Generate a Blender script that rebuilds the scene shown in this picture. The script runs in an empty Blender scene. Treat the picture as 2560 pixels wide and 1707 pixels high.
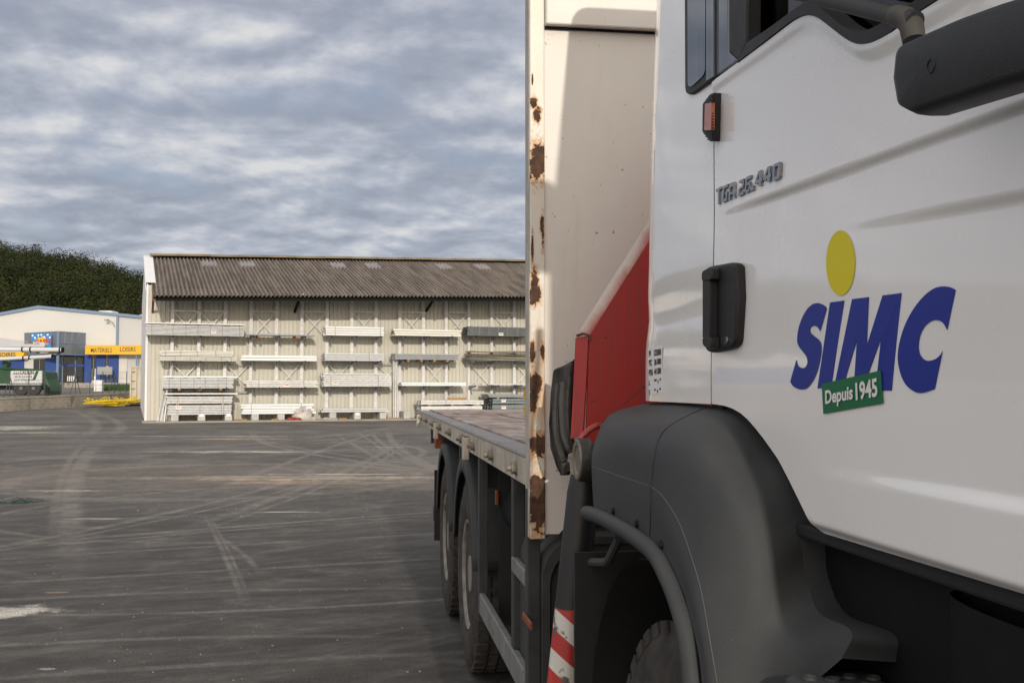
import bpy, bmesh, math, random
from mathutils import Vector, Matrix
random.seed(7)
R = math.radians
scene = bpy.context.scene
col = scene.collection

# ------------------------------------------------------------------ camera
F = 2590.0                      # focal length in photo pixels (2560 wide)
TH, PI_ = R(8.2), R(2.54)       # yaw from the lorry's axis, pitch up
EYE = Vector((0, 0, 1.6))
cam_d = bpy.data.cameras.new('camera')
cam = bpy.data.objects.new('camera', cam_d)
col.objects.link(cam)
cam_d.sensor_width = 36.0
cam_d.lens = 36.0 * F / 2560.0
cam_d.clip_start, cam_d.clip_end = 0.02, 5000
cam.location = EYE
cam.rotation_euler = (R(90) + PI_, 0, -TH)
scene.camera = cam
scene.render.resolution_x, scene.render.resolution_y = 1024, 682

# ------------------------------------------------------------------ sky and sun
SUN_EL, SUN_AZ = R(17.2), R(1.6)
sun_dir = Vector((math.sin(SUN_AZ) * math.cos(SUN_EL), -math.cos(SUN_AZ) * math.cos(SUN_EL), math.sin(SUN_EL)))
sun_d = bpy.data.lights.new('sun', 'SUN')
sun_d.energy = 2.0
sun_d.angle = R(0.6)
sun_d.color = (1.0, 0.91, 0.78)
sun = bpy.data.objects.new('sun', sun_d)
col.objects.link(sun)
sun.location = (5, -20, 30)
sun.rotation_euler = sun_dir.to_track_quat('Z', 'Y').to_euler()

world = bpy.data.worlds.new('World')
scene.world = world
world.use_nodes = True
wn, wl = world.node_tree.nodes, world.node_tree.links
wn.clear()
w_out = wn.new('ShaderNodeOutputWorld')
w_bg = wn.new('ShaderNodeBackground')
w_bg.inputs['Strength'].default_value = 0.12
wl.new(w_bg.outputs[0], w_out.inputs[0])
sky = wn.new('ShaderNodeTexSky')
sky.sky_type = 'NISHITA'
sky.sun_disc = False
sky.sun_elevation = SUN_EL
sky.sun_rotation = math.pi - SUN_AZ

def wnode(t, **kw):
    n = wn.new(t)
    for k, v in kw.items():
        setattr(n, k, v)
    return n
def wmath(op, a, b=None, clamp=False):
    n = wnode('ShaderNodeMath', operation=op, use_clamp=clamp)
    for i, x in enumerate((a, b)):
        if x is None:
            continue
        if isinstance(x, (int, float)):
            n.inputs[i].default_value = x
        else:
            wl.new(x, n.inputs[i])
    return n.outputs[0]
tc = wnode('ShaderNodeTexCoord')
sep = wnode('ShaderNodeSeparateXYZ')
wl.new(tc.outputs['Generated'], sep.inputs[0])
zz = wmath('MAXIMUM', sep.outputs[2], 0.0)
den = wmath('ADD', zz, 0.16)
cx = wmath('DIVIDE', sep.outputs[0], den)
cy = wmath('DIVIDE', sep.outputs[1], den)
comb = wnode('ShaderNodeCombineXYZ')
wl.new(cx, comb.inputs[0]); wl.new(cy, comb.inputs[1])
def wnoise(scale, detail, rough, dist, off, sc=(1.0, 1.0, 1)):
    mp = wnode('ShaderNodeMapping')
    mp.inputs['Location'].default_value = off
    mp.inputs['Rotation'].default_value = (0, 0, R(14))
    mp.inputs['Scale'].default_value = sc
    wl.new(comb.outputs[0], mp.inputs[0])
    n = wnode('ShaderNodeTexNoise')
    n.inputs['Scale'].default_value = scale
    n.inputs['Detail'].default_value = detail
    n.inputs['Roughness'].default_value = rough
    n.inputs['Distortion'].default_value = dist
    wl.new(mp.outputs[0], n.inputs['Vector'])
    return n.outputs['Fac']
n1 = wnoise(1.25, 2, 0.5, 0.0, (1.1, 5.2, 0))
n2 = wnoise(3.0, 8, 0.55, 0.1, (8.2, 4.4, 0), (0.85, 0.80, 1))
n3 = wnoise(3.0, 8, 0.55, 0.1, (8.2, 4.46, 0), (0.85, 0.80, 1))
# grey cloud bases with paler tops: the slope of the cloud field gives each puff a light upper and a dark lower edge
relief = wmath('MULTIPLY', wmath('SUBTRACT', n2, n3), 1.1)
nn = wmath('ADD', wmath('ADD', wmath('MULTIPLY', n1, 0.50), wmath('MULTIPLY', n2, 0.50)), relief)
cr = wnode('ShaderNodeValToRGB')
e = cr.color_ramp.elements
K = 1 / 0.12
def kc(r, g, b):
    return (r * K, g * K, b * K, 1)
e[0].position, e[0].color = 0.33, kc(0.285, 0.31, 0.375)
e[1].position, e[1].color = 0.72, kc(0.65, 0.645, 0.645)
for p, c in ((0.43, (0.33, 0.355, 0.42)), (0.50, (0.385, 0.41, 0.475)), (0.57, (0.455, 0.475, 0.53)), (0.63, (0.53, 0.545, 0.58))):
    x = e.new(p); x.color = kc(*c)
wl.new(nn, cr.inputs[0])
gap = wnode('ShaderNodeValToRGB')          # a few thin places where the blue sky shows
gap.color_ramp.elements[0].position, gap.color_ramp.elements[0].color = 0.30, (0.22, 0.22, 0.22, 1)
gap.color_ramp.elements[1].position, gap.color_ramp.elements[1].color = 0.45, (0.04, 0.04, 0.04, 1)
wl.new(n2, gap.inputs[0])
wmix = wnode('ShaderNodeMixRGB')
wl.new(gap.outputs[0], wmix.inputs[0])
wl.new(cr.outputs[0], wmix.inputs[1])
wl.new(sky.outputs[0], wmix.inputs[2])
# the cloud layer brightens smoothly towards the low sun, as thin cloud does
dotn = wnode('ShaderNodeVectorMath', operation='DOT_PRODUCT')
wl.new(tc.outputs['Generated'], dotn.inputs[0]); dotn.inputs[1].default_value = tuple(sun_dir)
half = wmath('MULTIPLY', wmath('ADD', dotn.outputs['Value'], 1.0), 0.5)
sunward = wmath('POWER', half, 1.6)
glow = wnode('ShaderNodeMixRGB')
wl.new(sunward, glow.inputs[0]); glow.inputs[1].default_value = (0.94, 0.95, 0.97, 1); glow.inputs[2].default_value = (3.3, 2.85, 2.3, 1)
wmul = wnode('ShaderNodeMixRGB', blend_type='MULTIPLY'); wmul.inputs[0].default_value = 1.0
wl.new(wmix.outputs[0], wmul.inputs[1]); wl.new(glow.outputs[0], wmul.inputs[2])
wl.new(wmul.outputs[0], w_bg.inputs['Color'])

scene.view_settings.view_transform = 'Standard'
scene.view_settings.look = 'None'
scene.view_settings.exposure = 0.15
scene.view_settings.gamma = 1.0
scene.view_settings.use_curve_mapping = False
scene.render.engine = 'CYCLES'
scene.cycles.max_bounces = 8

# ------------------------------------------------------------------ measuring helpers (photo pixel -> place)
RT = Vector((math.cos(TH), -math.sin(TH), 0))          # camera right, level
FW = Vector((math.sin(TH), math.cos(TH), 0))           # camera forward, level
CF = FW * math.cos(PI_) + Vector((0, 0, math.sin(PI_)))
CU = -FW * math.sin(PI_) + Vector((0, 0, math.cos(PI_)))
def ray(u, v):
    return CF + RT * ((u - 1280) / F) + CU * (-(v - 853.5) / F)
def on_x(u, v, X):
    d = ray(u, v); return EYE + d * (X / d.x)
def on_y(u, v, Y):
    d = ray(u, v); return EYE + d * (Y / d.y)
def on_z(u, v, Z):
    d = ray(u, v); return EYE + d * ((Z - EYE.z) / d.z)
def at(u, v, D):
    d = ray(u, v); return EYE + d * (D / d.dot(FW))
def sstep(a, b, x):
    t = min(1, max(0, (x - a) / (b - a))); return t * t * (3 - 2 * t)
def lerp(a, b, t):
    return a + (b - a) * t
def interp(pts, x):
    if x <= pts[0][0]: return pts[0][1]
    for (x0, y0), (x1, y1) in zip(pts, pts[1:]):
        if x <= x1:
            return y0 + (y1 - y0) * (x - x0) / (x1 - x0)
    return pts[-1][1]
def catmull(p, n):
    out = []
    q = [p[0] * 2 - p[1]] + list(p) + [p[-1] * 2 - p[-2]]
    for i in range(1, len(q) - 2):
        for k in range(n):
            t = k / n
            a, b, c, d = q[i - 1], q[i], q[i + 1], q[i + 2]
            out.append(0.5 * ((2 * b) + (c - a) * t + (2 * a - 5 * b + 4 * c - d) * t * t + (3 * b - a - 3 * c + d) * t ** 3))
    out.append(p[-1])
    return out

class Frame:
    """a local frame: a along, b out towards the viewer, z up"""
    def __init__(s, o, ea, eb):
        s.o, s.ea, s.eb = o, ea.normalized(), eb.normalized()
    def P(s, a, b, z):
        q = s.o + s.ea * a + s.eb * b
        return Vector((q.x, q.y, z))
    def un(s, u, v, b=0.0):
        d = ray(u, v)
        t = (s.eb * b - (EYE - s.o)).dot(s.eb) / d.dot(s.eb)
        q = EYE + d * t
        return (q - s.o).dot(s.ea), q.z

# ------------------------------------------------------------------ materials
MATS = {}
def mat(name, base, rough=0.6, metal=0.0, var=0.0, vscale=3.0, bump=0.0, bscale=40.0, spec=0.5, base2=None, coat=0.0, stretch=None, dirt=None):
    """plain procedural surface: base colour broken by noise, fine relief"""
    if name in MATS: return MATS[name]
    m = bpy.data.materials.new(name); m.use_nodes = True
    nt = m.node_tree; N, L = nt.nodes, nt.links
    b = N['Principled BSDF']
    b.inputs['Roughness'].default_value = rough
    b.inputs['Metallic'].default_value = metal
    b.inputs['Specular IOR Level'].default_value = spec
    b.inputs['Coat Weight'].default_value = coat
    b.inputs['Coat Roughness'].default_value = 0.06
    b.inputs['Base Color'].default_value = (*base, 1)
    geo = N.new('ShaderNodeNewGeometry')
    src = geo.outputs['Position']
    if stretch:
        mp = N.new('ShaderNodeMapping'); mp.inputs['Scale'].default_value = stretch
        L.new(src, mp.inputs[0]); src = mp.outputs[0]
    if var > 0:
        n = N.new('ShaderNodeTexNoise'); n.inputs['Scale'].default_value = vscale
        n.inputs['Detail'].default_value = 6; n.inputs['Roughness'].default_value = 0.6
        L.new(src, n.inputs['Vector'])
        mr = N.new('ShaderNodeMapRange')
        mr.inputs['From Min'].default_value = 0.3; mr.inputs['From Max'].default_value = 0.7
        L.new(n.outputs['Fac'], mr.inputs['Value'])
        mx = N.new('ShaderNodeMixRGB')
        c2 = base2 if base2 else tuple(c * (1 - var) for c in base)
        mx.inputs[1].default_value = (*base, 1); mx.inputs[2].default_value = (*c2, 1)
        L.new(mr.outputs[0], mx.inputs[0])
        out = mx.outputs[0]
        if dirt:                           # dirt = (colour, threshold, scale): patches of their own shape
            n3 = N.new('ShaderNodeTexNoise'); n3.inputs['Scale'].default_value = dirt[2]; n3.inputs['Detail'].default_value = 8
            n3.inputs['Roughness'].default_value = 0.65
            L.new(src, n3.inputs['Vector'])
            rp = N.new('ShaderNodeValToRGB')
            rp.color_ramp.elements[0].position = dirt[1]; rp.color_ramp.elements[1].position = dirt[1] + 0.06
            L.new(n3.outputs['Fac'], rp.inputs[0])
            m2 = N.new('ShaderNodeMixRGB'); m2.inputs[2].default_value = (*dirt[0], 1)
            L.new(rp.outputs[0], m2.inputs[0]); L.new(out, m2.inputs[1]); out = m2.outputs[0]
        L.new(out, b.inputs['Base Color'])
        r2 = N.new('ShaderNodeMapRange'); r2.inputs['To Min'].default_value = rough; r2.inputs['To Max'].default_value = min(1, rough + 0.15)
        L.new(n.outputs['Fac'], r2.inputs['Value']); L.new(r2.outputs[0], b.inputs['Roughness'])
    if bump > 0:
        n = N.new('ShaderNodeTexNoise'); n.inputs['Scale'].default_value = bscale; n.inputs['Detail'].default_value = 4
        L.new(src, n.inputs['Vector'])
        bp = N.new('ShaderNodeBump'); bp.inputs['Strength'].default_value = bump; bp.inputs['Distance'].default_value = 0.01
        L.new(n.outputs['Fac'], bp.inputs['Height']); L.new(bp.outputs[0], b.inputs['Normal'])
    MATS[name] = m
    return m

class NG:
    """small helper for hand-wired node materials"""
    def __init__(s, name):
        s.m = bpy.data.materials.new(name); s.m.use_nodes = True
        s.N, s.L = s.m.node_tree.nodes, s.m.node_tree.links
        s.b = s.N['Principled BSDF']
        s.pos = s.N.new('ShaderNodeNewGeometry').outputs['Position']
        MATS[name] = s.m
    def put(s, x, sock):
        if isinstance(x, (int, float)): sock.default_value = x
        elif isinstance(x, tuple): sock.default_value = (*x, 1) if len(sock.default_value) == 4 and len(x) == 3 else x
        else: s.L.new(x, sock)
    def math(s, op, a, b=0.0, c=None, clamp=False):
        n = s.N.new('ShaderNodeMath'); n.operation = op; n.use_clamp = clamp
        s.put(a, n.inputs[0]); s.put(b, n.inputs[1])
        if c is not None: s.put(c, n.inputs[2])
        return n.outputs[0]
    def xyz(s, v):
        n = s.N.new('ShaderNodeSeparateXYZ'); s.put(v, n.inputs[0]); return n.outputs
    def mapping(s, v, loc=(0, 0, 0), rot=(0, 0, 0), scale=(1, 1, 1)):
        n = s.N.new('ShaderNodeMapping'); s.put(v, n.inputs[0])
        n.inputs['Location'].default_value = loc; n.inputs['Rotation'].default_value = rot; n.inputs['Scale'].default_value = scale
        return n.outputs[0]
    def along(s, v, ang, sx, sy, loc=(0, 0, 0)):
        return s.mapping(s.mapping(v, loc, (0, 0, ang)), scale=(sx, sy, 0.05))
    def noise(s, v, scale, detail=5, rough=0.55, dist=0.0):
        n = s.N.new('ShaderNodeTexNoise'); s.put(v, n.inputs['Vector'])
        n.inputs['Scale'].default_value = scale; n.inputs['Detail'].default_value = detail
        n.inputs['Roughness'].default_value = rough; n.inputs['Distortion'].default_value = dist
        return n.outputs['Fac']
    def ramp(s, f, a, b, lo=0.0, hi=1.0):
        n = s.N.new('ShaderNodeMapRange'); n.interpolation_type = 'SMOOTHSTEP'
        s.put(f, n.inputs['Value'])
        n.inputs['From Min'].default_value = a; n.inputs['From Max'].default_value = b
        n.inputs['To Min'].default_value = lo; n.inputs['To Max'].default_value = hi
        return n.outputs[0]
    def mix(s, f, a, b):
        n = s.N.new('ShaderNodeMixRGB'); s.put(f, n.inputs[0]); s.put(a, n.inputs[1]); s.put(b, n.inputs[2]); return n.outputs[0]
    def bump(s, h, strength, dist=0.01):
        n = s.N.new('ShaderNodeBump'); n.inputs['Strength'].default_value = strength; n.inputs['Distance'].default_value = dist
        s.put(h, n.inputs['Height']); s.L.new(n.outputs[0], s.b.inputs['Normal'])

# ------------------------------------------------------------------ mesh helpers
def tag(o, label=None, cat=None, group=None, kind=None):
    if label: o['label'] = label
    if cat: o['category'] = cat
    if group: o['group'] = group
    if kind: o['kind'] = kind
    return o
def wloc(o):
    v = Vector(o.location)
    while o.parent:
        o = o.parent; v = v + Vector(o.location)
    return v
def empty(name, loc, label, cat, group=None):
    o = bpy.data.objects.new(name, None); col.objects.link(o)
    o.location = loc; o.empty_display_size = 0.3
    return tag(o, label, cat, group)

class MB:
    def __init__(s):
        s.v, s.f = [], []
    def add(s, vs, fs):
        k = len(s.v)
        s.v += [Vector(p) for p in vs]
        s.f += [tuple(i + k for i in f) for f in fs]
        return s
    def ob(s, o, ex, ey, ez):
        o, ex, ey, ez = map(Vector, (o, ex, ey, ez))
        vs = [o, o + ex, o + ex + ey, o + ey, o + ez, o + ex + ez, o + ex + ey + ez, o + ey + ez]
        return s.add(vs, [(0, 3, 2, 1), (4, 5, 6, 7), (0, 1, 5, 4), (1, 2, 6, 5), (2, 3, 7, 6), (3, 0, 4, 7)])
    def box(s, x0, x1, y0, y1, z0, z1):
        return s.ob((x0, y0, z0), (x1 - x0, 0, 0), (0, y1 - y0, 0), (0, 0, z1 - z0))
    def fbox(s, fr, a0, a1, b0, b1, z0, z1):
        return s.ob(fr.P(a0, b0, z0), fr.ea * (a1 - a0), fr.eb * (b1 - b0), (0, 0, z1 - z0))
    def prism(s, poly, vec):
        vec = Vector(vec); n = len(poly)
        vs = [Vector(p) for p in poly] + [Vector(p) + vec for p in poly]
        fs = [tuple(range(n))[::-1], tuple(range(n, 2 * n))] + [(i, (i + 1) % n, n + (i + 1) % n, n + i) for i in range(n)]
        return s.add(vs, fs)
    def tube(s, path, r, n=10, caps=True):
        path = [Vector(p) for p in path]
        rs = r if isinstance(r, (list, tuple)) else [r] * len(path)
        vs, fs = [], []
        up = None
        for i, p in enumerate(path):
            t = (path[min(i + 1, len(path) - 1)] - path[max(i - 1, 0)]).normalized()
            if up is None:
                up = Vector((0, 0, 1)) if abs(t.z) < 0.9 else Vector((1, 0, 0))
            a = t.cross(up).normalized(); b = a.cross(t).normalized(); up = b
            for k in range(n):
                an = 2 * math.pi * k / n
                vs.append(p + (a * math.cos(an) + b * math.sin(an)) * rs[i])
        for i in range(len(path) - 1):
            for k in range(n):
                fs.append((i * n + k, i * n + (k + 1) % n, (i + 1) * n + (k + 1) % n, (i + 1) * n + k))
        if caps:
            fs.append(tuple(range(n))[::-1]); fs.append(tuple(range((len(path) - 1) * n, len(path) * n)))
        return s.add(vs, fs)
    def lathe(s, prof, o, axis, n=32):
        """prof: (radius, height along axis)"""
        o, ax = Vector(o), Vector(axis).normalized()
        t = Vector((0, 0, 1)) if abs(ax.z) < 0.9 else Vector((0, 1, 0))
        a = ax.cross(t).normalized(); b = ax.cross(a)
        vs, fs = [], []
        for r, h in prof:
            for k in range(n):
                an = 2 * math.pi * k / n
                vs.append(o + ax * h + (a * math.cos(an) + b * math.sin(an)) * r)
        for i in range(len(prof) - 1):
            for k in range(n):
                fs.append((i * n + k, i * n + (k + 1) % n, (i + 1) * n + (k + 1) % n, (i + 1) * n + k))
        if prof[0][0] > 1e-5 and prof[0][1] != prof[-1][1]:
            fs.append(tuple(range(n))[::-1])
            if prof[-1][0] > 1e-5:
                fs.append(tuple(range((len(prof) - 1) * n, len(prof) * n)))
        return s.add(vs, fs)
    def grid(s, rows):
        m, n = len(rows), len(rows[0])
        vs = [p for r in rows for p in r]
        return s.add(vs, [(i * n + j, i * n + j + 1, (i + 1) * n + j + 1, (i + 1) * n + j) for i in range(m - 1) for j in range(n - 1)])
    def build(s, name, m, parent=None, smooth=False, bevel=0.0, solid=0.0, segs=2, label=None, cat=None, group=None, kind=None, fix=True):
        lo = Vector((min(p[i] for p in s.v) for i in range(3))); hi = Vector((max(p[i] for p in s.v) for i in range(3)))
        c = (lo + hi) / 2
        if parent is None: c.z = lo.z
        me = bpy.data.meshes.new(name)
        me.from_pydata([tuple(p - c) for p in s.v], [], s.f)
        if fix:
            bm = bmesh.new(); bm.from_mesh(me)
            bmesh.ops.recalc_face_normals(bm, faces=bm.faces)
            bm.to_mesh(me); bm.free()
        me.materials.append(m)
        o = bpy.data.objects.new(name, me); col.objects.link(o)
        if parent is not None:
            o.parent = parent; o.location = c - wloc(parent)
        else:
            o.location = c
        if smooth:
            for p in me.polygons: p.use_smooth = True
            if smooth != 'all':
                me.set_sharp_from_angle(angle=R(40 if smooth is True else smooth))
        if solid:
            sd = o.modifiers.new('solid', 'SOLIDIFY'); sd.thickness = solid; sd.offset = 0
        if bevel:
            b = o.modifiers.new('bevel', 'BEVEL'); b.width = bevel; b.segments = segs; b.limit_method = 'ANGLE'; b.angle_limit = R(35)
            b.harden_normals = False
        return tag(o, label, cat, group, kind)
def clone(o, delta, parent=None):
    c = o.copy(); col.objects.link(c)
    c.parent = parent if parent is not None else o.parent
    c.location = Vector(o.location) + Vector(delta)
    return c
def clone_tree(o, delta=(0, 0, 0), parent=None):
    c = clone(o, delta, parent)
    for ch in list(o.children):
        clone_tree(ch, (0, 0, 0), c)
    return c

_txt = {}
def text_geo(string, bold=0.0, extrude=0.0):
    """letter shapes in a unit box: list of (x, y, z), faces"""
    key = (string, bold, extrude)
    if key in _txt: return _txt[key]
    cu = bpy.data.curves.new('letters', 'FONT'); cu.body = string; cu.size = 1; cu.offset = bold; cu.resolution_u = 4
    cu.extrude = extrude
    o = bpy.data.objects.new('letters', cu); col.objects.link(o)
    dg = bpy.context.evaluated_depsgraph_get()
    me = bpy.data.meshes.new_from_object(o.evaluated_get(dg))
    vs = [Vector(v.co) for v in me.vertices]; fs = [tuple(p.vertices) for p in me.polygons]
    bpy.data.objects.remove(o); bpy.data.curves.remove(cu); bpy.data.meshes.remove(me)
    x0, x1 = min(p.x for p in vs), max(p.x for p in vs); y0, y1 = min(p.y for p in vs), max(p.y for p in vs)
    vs = [((p.x - x0) / (x1 - x0), (p.y - y0) / (y1 - y0), p.z) for p in vs]
    _txt[key] = (vs, fs)
    return vs, fs
def quad_map(bl, br, tr, tl):
    bl, br, tr, tl = map(Vector, (bl, br, tr, tl))
    return lambda x, y: bl * (1 - x) * (1 - y) + br * x * (1 - y) + tr * x * y + tl * (1 - x) * y
def text_on(string, corners, m, parent, name='lettering', bold=0.0, extrude=0.0, out=Vector((0, 0, 0))):
    vs, fs = text_geo(string, bold, extrude)
    q = quad_map(*corners)
    mb = MB(); ez = extrude if extrude else 1
    mb.add([q(x, y) + out * (z / ez if extrude else 0) for x, y, z in vs], fs)
    return mb.build(name, m, parent, fix=False)

# ------------------------------------------------------------------ shared materials
m_galv = mat('galvanised_steel', (0.76, 0.76, 0.74), 0.5, 0.05, var=0.30, vscale=9, bump=0.1, bscale=60)
m_galvd = mat('dull_galvanised_steel', (0.36, 0.38, 0.40), 0.5, 0.4, var=0.3, vscale=9)
m_white_steel = mat('white_primed_steel', (0.84, 0.84, 0.83), 0.45, 0.0, var=0.1, vscale=6)
m_pale_steel = mat('pale_zinc_steel', (0.62, 0.635, 0.64), 0.42, 0.1, var=0.2, vscale=7)
m_cream_steel = mat('cream_primed_steel', (0.80, 0.79, 0.71), 0.5, 0.0, var=0.1, vscale=6)
m_dark_grey = mat('dark_grey_steel', (0.20, 0.22, 0.23), 0.5, 0.2, var=0.3, vscale=6)
m_teal_grey = mat('grey_green_steel', (0.20, 0.24, 0.24), 0.5, 0.1, var=0.25, vscale=5)
m_black = mat('black_rubber', (0.018, 0.018, 0.019), 0.65, 0, var=0.3, vscale=20, bump=0.15, bscale=120)
m_strap = mat('steel_strap', (0.24, 0.24, 0.25), 0.5)
m_paper = mat('paper_tag', (0.80, 0.79, 0.76), 0.8)
m_tag_red = mat('tag_print_red', (0.45, 0.05, 0.04), 0.8)
m_timber = mat('raw_timber', (0.42, 0.24, 0.11), 0.8, var=0.4, vscale=6, bump=0.3, stretch=(1, 8, 8))
m_concrete = mat('concrete', (0.42, 0.40, 0.36), 0.9, var=0.3, vscale=2.5, bump=0.4, bscale=50, dirt=((0.20, 0.17, 0.13), 0.58, 1.2))
m_block = mat('pale_concrete_block', (0.50, 0.50, 0.47), 0.9, var=0.22, vscale=5, bump=0.4, bscale=50)
m_dark = mat('dark_painted_steel', (0.018, 0.018, 0.018), 0.7, 0, var=0.4, vscale=8, spec=0.1)
m_oxide = mat('red_oxide_steel', (0.16, 0.045, 0.03), 0.6)

# ------------------------------------------------------------------ ground
def lvl(a, Z, z=0.0):
    p = RT * a + FW * Z
    return Vector((p.x, p.y, z))
def ground_h(a, Z):
    return 0.5 * sstep(44, 66, Z) * sstep(-13, -18, a)

g = NG('yard_asphalt')
px = g.xyz(g.pos)
base_n = g.noise(g.pos, 0.35, 6, 0.6)
streak = g.noise(g.along(g.pos, R(-12), 0.22, 2.2), 1.3, 8, 0.68, 0.8)
streak2 = g.noise(g.along(g.pos, R(-38), 0.25, 2.6, (4, 9, 0)), 1.3, 8, 0.68, 0.7)
streak3 = g.noise(g.along(g.pos, R(24), 0.3, 3.0, (2, 5, 0)), 1.2, 8, 0.68, 0.6)
fine = g.noise(g.pos, 70, 3, 0.7)
grain = g.noise(g.pos, 260, 2, 0.6)
def circle3(p, q, r):
    ax, ay, bx, by, cx_, cy_ = p.x, p.y, q.x, q.y, r.x, r.y
    d = 2 * (ax * (by - cy_) + bx * (cy_ - ay) + cx_ * (ay - by))
    if abs(d) < 1e-4: d = 1e-4
    ux = ((ax * ax + ay * ay) * (by - cy_) + (bx * bx + by * by) * (cy_ - ay) + (cx_ * cx_ + cy_ * cy_) * (ay - by)) / d
    uy = ((ax * ax + ay * ay) * (cx_ - bx) + (bx * bx + by * by) * (ax - cx_) + (cx_ * cx_ + cy_ * cy_) * (bx - ax)) / d
    return ux, uy, math.hypot(ax - ux, ay - uy)
flat = g.N.new('ShaderNodeCombineXYZ'); g.put(px[0], flat.inputs[0]); g.put(px[1], flat.inputs[1])
def dist_to(x, y):
    n = g.N.new('ShaderNodeVectorMath'); n.operation = 'DISTANCE'
    g.L.new(flat.outputs[0], n.inputs[0]); n.inputs[1].default_value = (x, y, 0)
    return n.outputs['Value']
# dusty tyre tracks: (three photo points on the ground, width in m, strength, fades between these distances from the middle point)
TR = [(((0, 1363), (281, 1340), (561, 1318)), 0.10, 0.6, 6), (((0, 1373), (281, 1349), (561, 1326)), 0.05, 0.6, 6), (((327, 1302), (514, 1260), (795, 1134)), 0.12, 0.6, 10), (((310, 1318), (520, 1274), (830, 1140)), 0.06, 0.55, 10),
      (((175, 1260), (190, 1190), (300, 1078)), 0.22, 0.6, 12), (((140, 1260), (160, 1180), (270, 1072)), 0.10, 0.5, 12), (((655, 1105), (748, 1129), (1080, 1176)), 0.16, 0.7, 14), (((655, 1099), (760, 1122), (1080, 1163)), 0.10, 0.6, 14),
      (((973, 1087), (1005, 1124), (1085, 1171)), 0.16, 0.7, 12), (((930, 1080), (965, 1115), (1060, 1165)), 0.10, 0.65, 12), (((514, 1292), (552, 1367), (631, 1568)), 0.04, 0.6, 3.2), (((525, 1292), (566, 1367), (650, 1568)), 0.03, 0.5, 3.0),
      (((552, 1344), (599, 1377), (645, 1424)), 0.045, 0.5, 1.6), (((0, 1456), (300, 1440), (700, 1418)), 0.09, 0.5, 5), (((0, 1613), (234, 1601), (514, 1592)), 0.06, 0.5, 2.2), (((187, 1536), (608, 1526), (1029, 1503)), 0.05, 0.55, 2.6),
      (((0, 1695), (400, 1668), (900, 1640)), 0.07, 0.4, 2.4), (((0, 1212), (400, 1165), (760, 1160)), 0.35, 0.5, 12), (((60, 1150), (420, 1125), (900, 1080)), 0.2, 0.6, 20), (((60, 1160), (420, 1135), (900, 1087)), 0.09, 0.6, 20),
      (((0, 1398), (420, 1372), (1000, 1338)), 0.08, 0.5, 5), (((700, 1240), (900, 1160), (1000, 1090)), 0.14, 0.6, 12), (((720, 1250), (925, 1165), (1020, 1090)), 0.07, 0.6, 12), (((600, 1200), (820, 1120), (960, 1075)), 0.13, 0.6, 14),
      (((225, 1042), (300, 1060), (235, 1100)), 0.3, 0.5, 14), (((180, 1040), (240, 1058), (150, 1110)), 0.3, 0.4, 16), (((330, 1022), (250, 1034), (300, 1068)), 0.35, 0.55, 14), (((0, 1500), (500, 1478), (940, 1470)), 0.07, 0.4, 3),
      (((850, 1100), (985, 1110), (1060, 1130)), 0.14, 0.6, 10), (((560, 1150), (760, 1178), (960, 1225)), 0.1, 0.4, 5), (((820, 1075), (900, 1120), (1050, 1210)), 0.1, 0.6, 9), (((880, 1070), (930, 1105), (1075, 1205)), 0.08, 0.6, 9), (((0, 1285), (300, 1240), (640, 1215)), 0.12, 0.5, 9), (((0, 1250), (300, 1210), (700, 1190)), 0.1, 0.5, 10)]
dust = None
for pts, w, st, ext in TR:
    P3 = [on_z(u, v, 0) for u, v in pts]
    ux, uy, rr = circle3(*P3)
    ln = g.math('ABSOLUTE', g.math('SUBTRACT', dist_to(ux, uy), rr))
    near = g.ramp(dist_to(P3[1].x, P3[1].y), ext * 0.45, ext, 1.0, 0.0)
    k = g.math('MULTIPLY', g.math('MULTIPLY', g.ramp(ln, w * 0.25, w, 1.0, 0.0), near), st)
    dust = k if dust is None else g.math('MAXIMUM', dust, k)
dust = g.math('MULTIPLY', dust, g.ramp(g.noise(g.pos, 1.6, 5, 0.6), 0.30, 0.62, 0.25, 1.0))
dust = g.math('MULTIPLY', g.math('MULTIPLY', dust, 1.35), g.ramp(fine, 0.35, 0.6, 0.45, 1.0))
far_dust = g.ramp(px[1], 7, 24, 0.0, 0.55)
far_dust = g.math('MULTIPLY', far_dust, g.ramp(base_n, 0.36, 0.62, 0.25, 1.0))
d_all = g.math('ADD', g.math('ADD', dust, far_dust), g.ramp(streak, 0.44, 0.68, 0.0, 0.26))
d_all = g.math('ADD', d_all, g.ramp(streak2, 0.5, 0.68, 0.0, 0.24))
d_all = g.math('ADD', d_all, g.ramp(streak3, 0.52, 0.7, 0.0, 0.2))
d_all = g.math('ADD', d_all, g.ramp(g.noise(g.pos, 1.7, 8, 0.72), 0.46, 0.68, 0.0, 0.30))
d_all = g.math('MULTIPLY', d_all, g.ramp(g.noise(g.pos, 9, 6, 0.7), 0.3, 0.62, 0.55, 1.15), clamp=True)
c_asph = g.mix(g.ramp(g.math('ADD', g.math('MULTIPLY', fine, 0.6), g.math('MULTIPLY', g.noise(g.pos, 150, 3, 0.6), 0.4)), 0.40, 0.62), (0.029, 0.028, 0.026), (0.086, 0.081, 0.074))
c_asph = g.mix(g.ramp(base_n, 0.3, 0.7), c_asph, g.mix(0.5, c_asph, (0.052, 0.050, 0.048)))
colr = g.mix(d_all, c_asph, (0.205, 0.193, 0.174))
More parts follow.
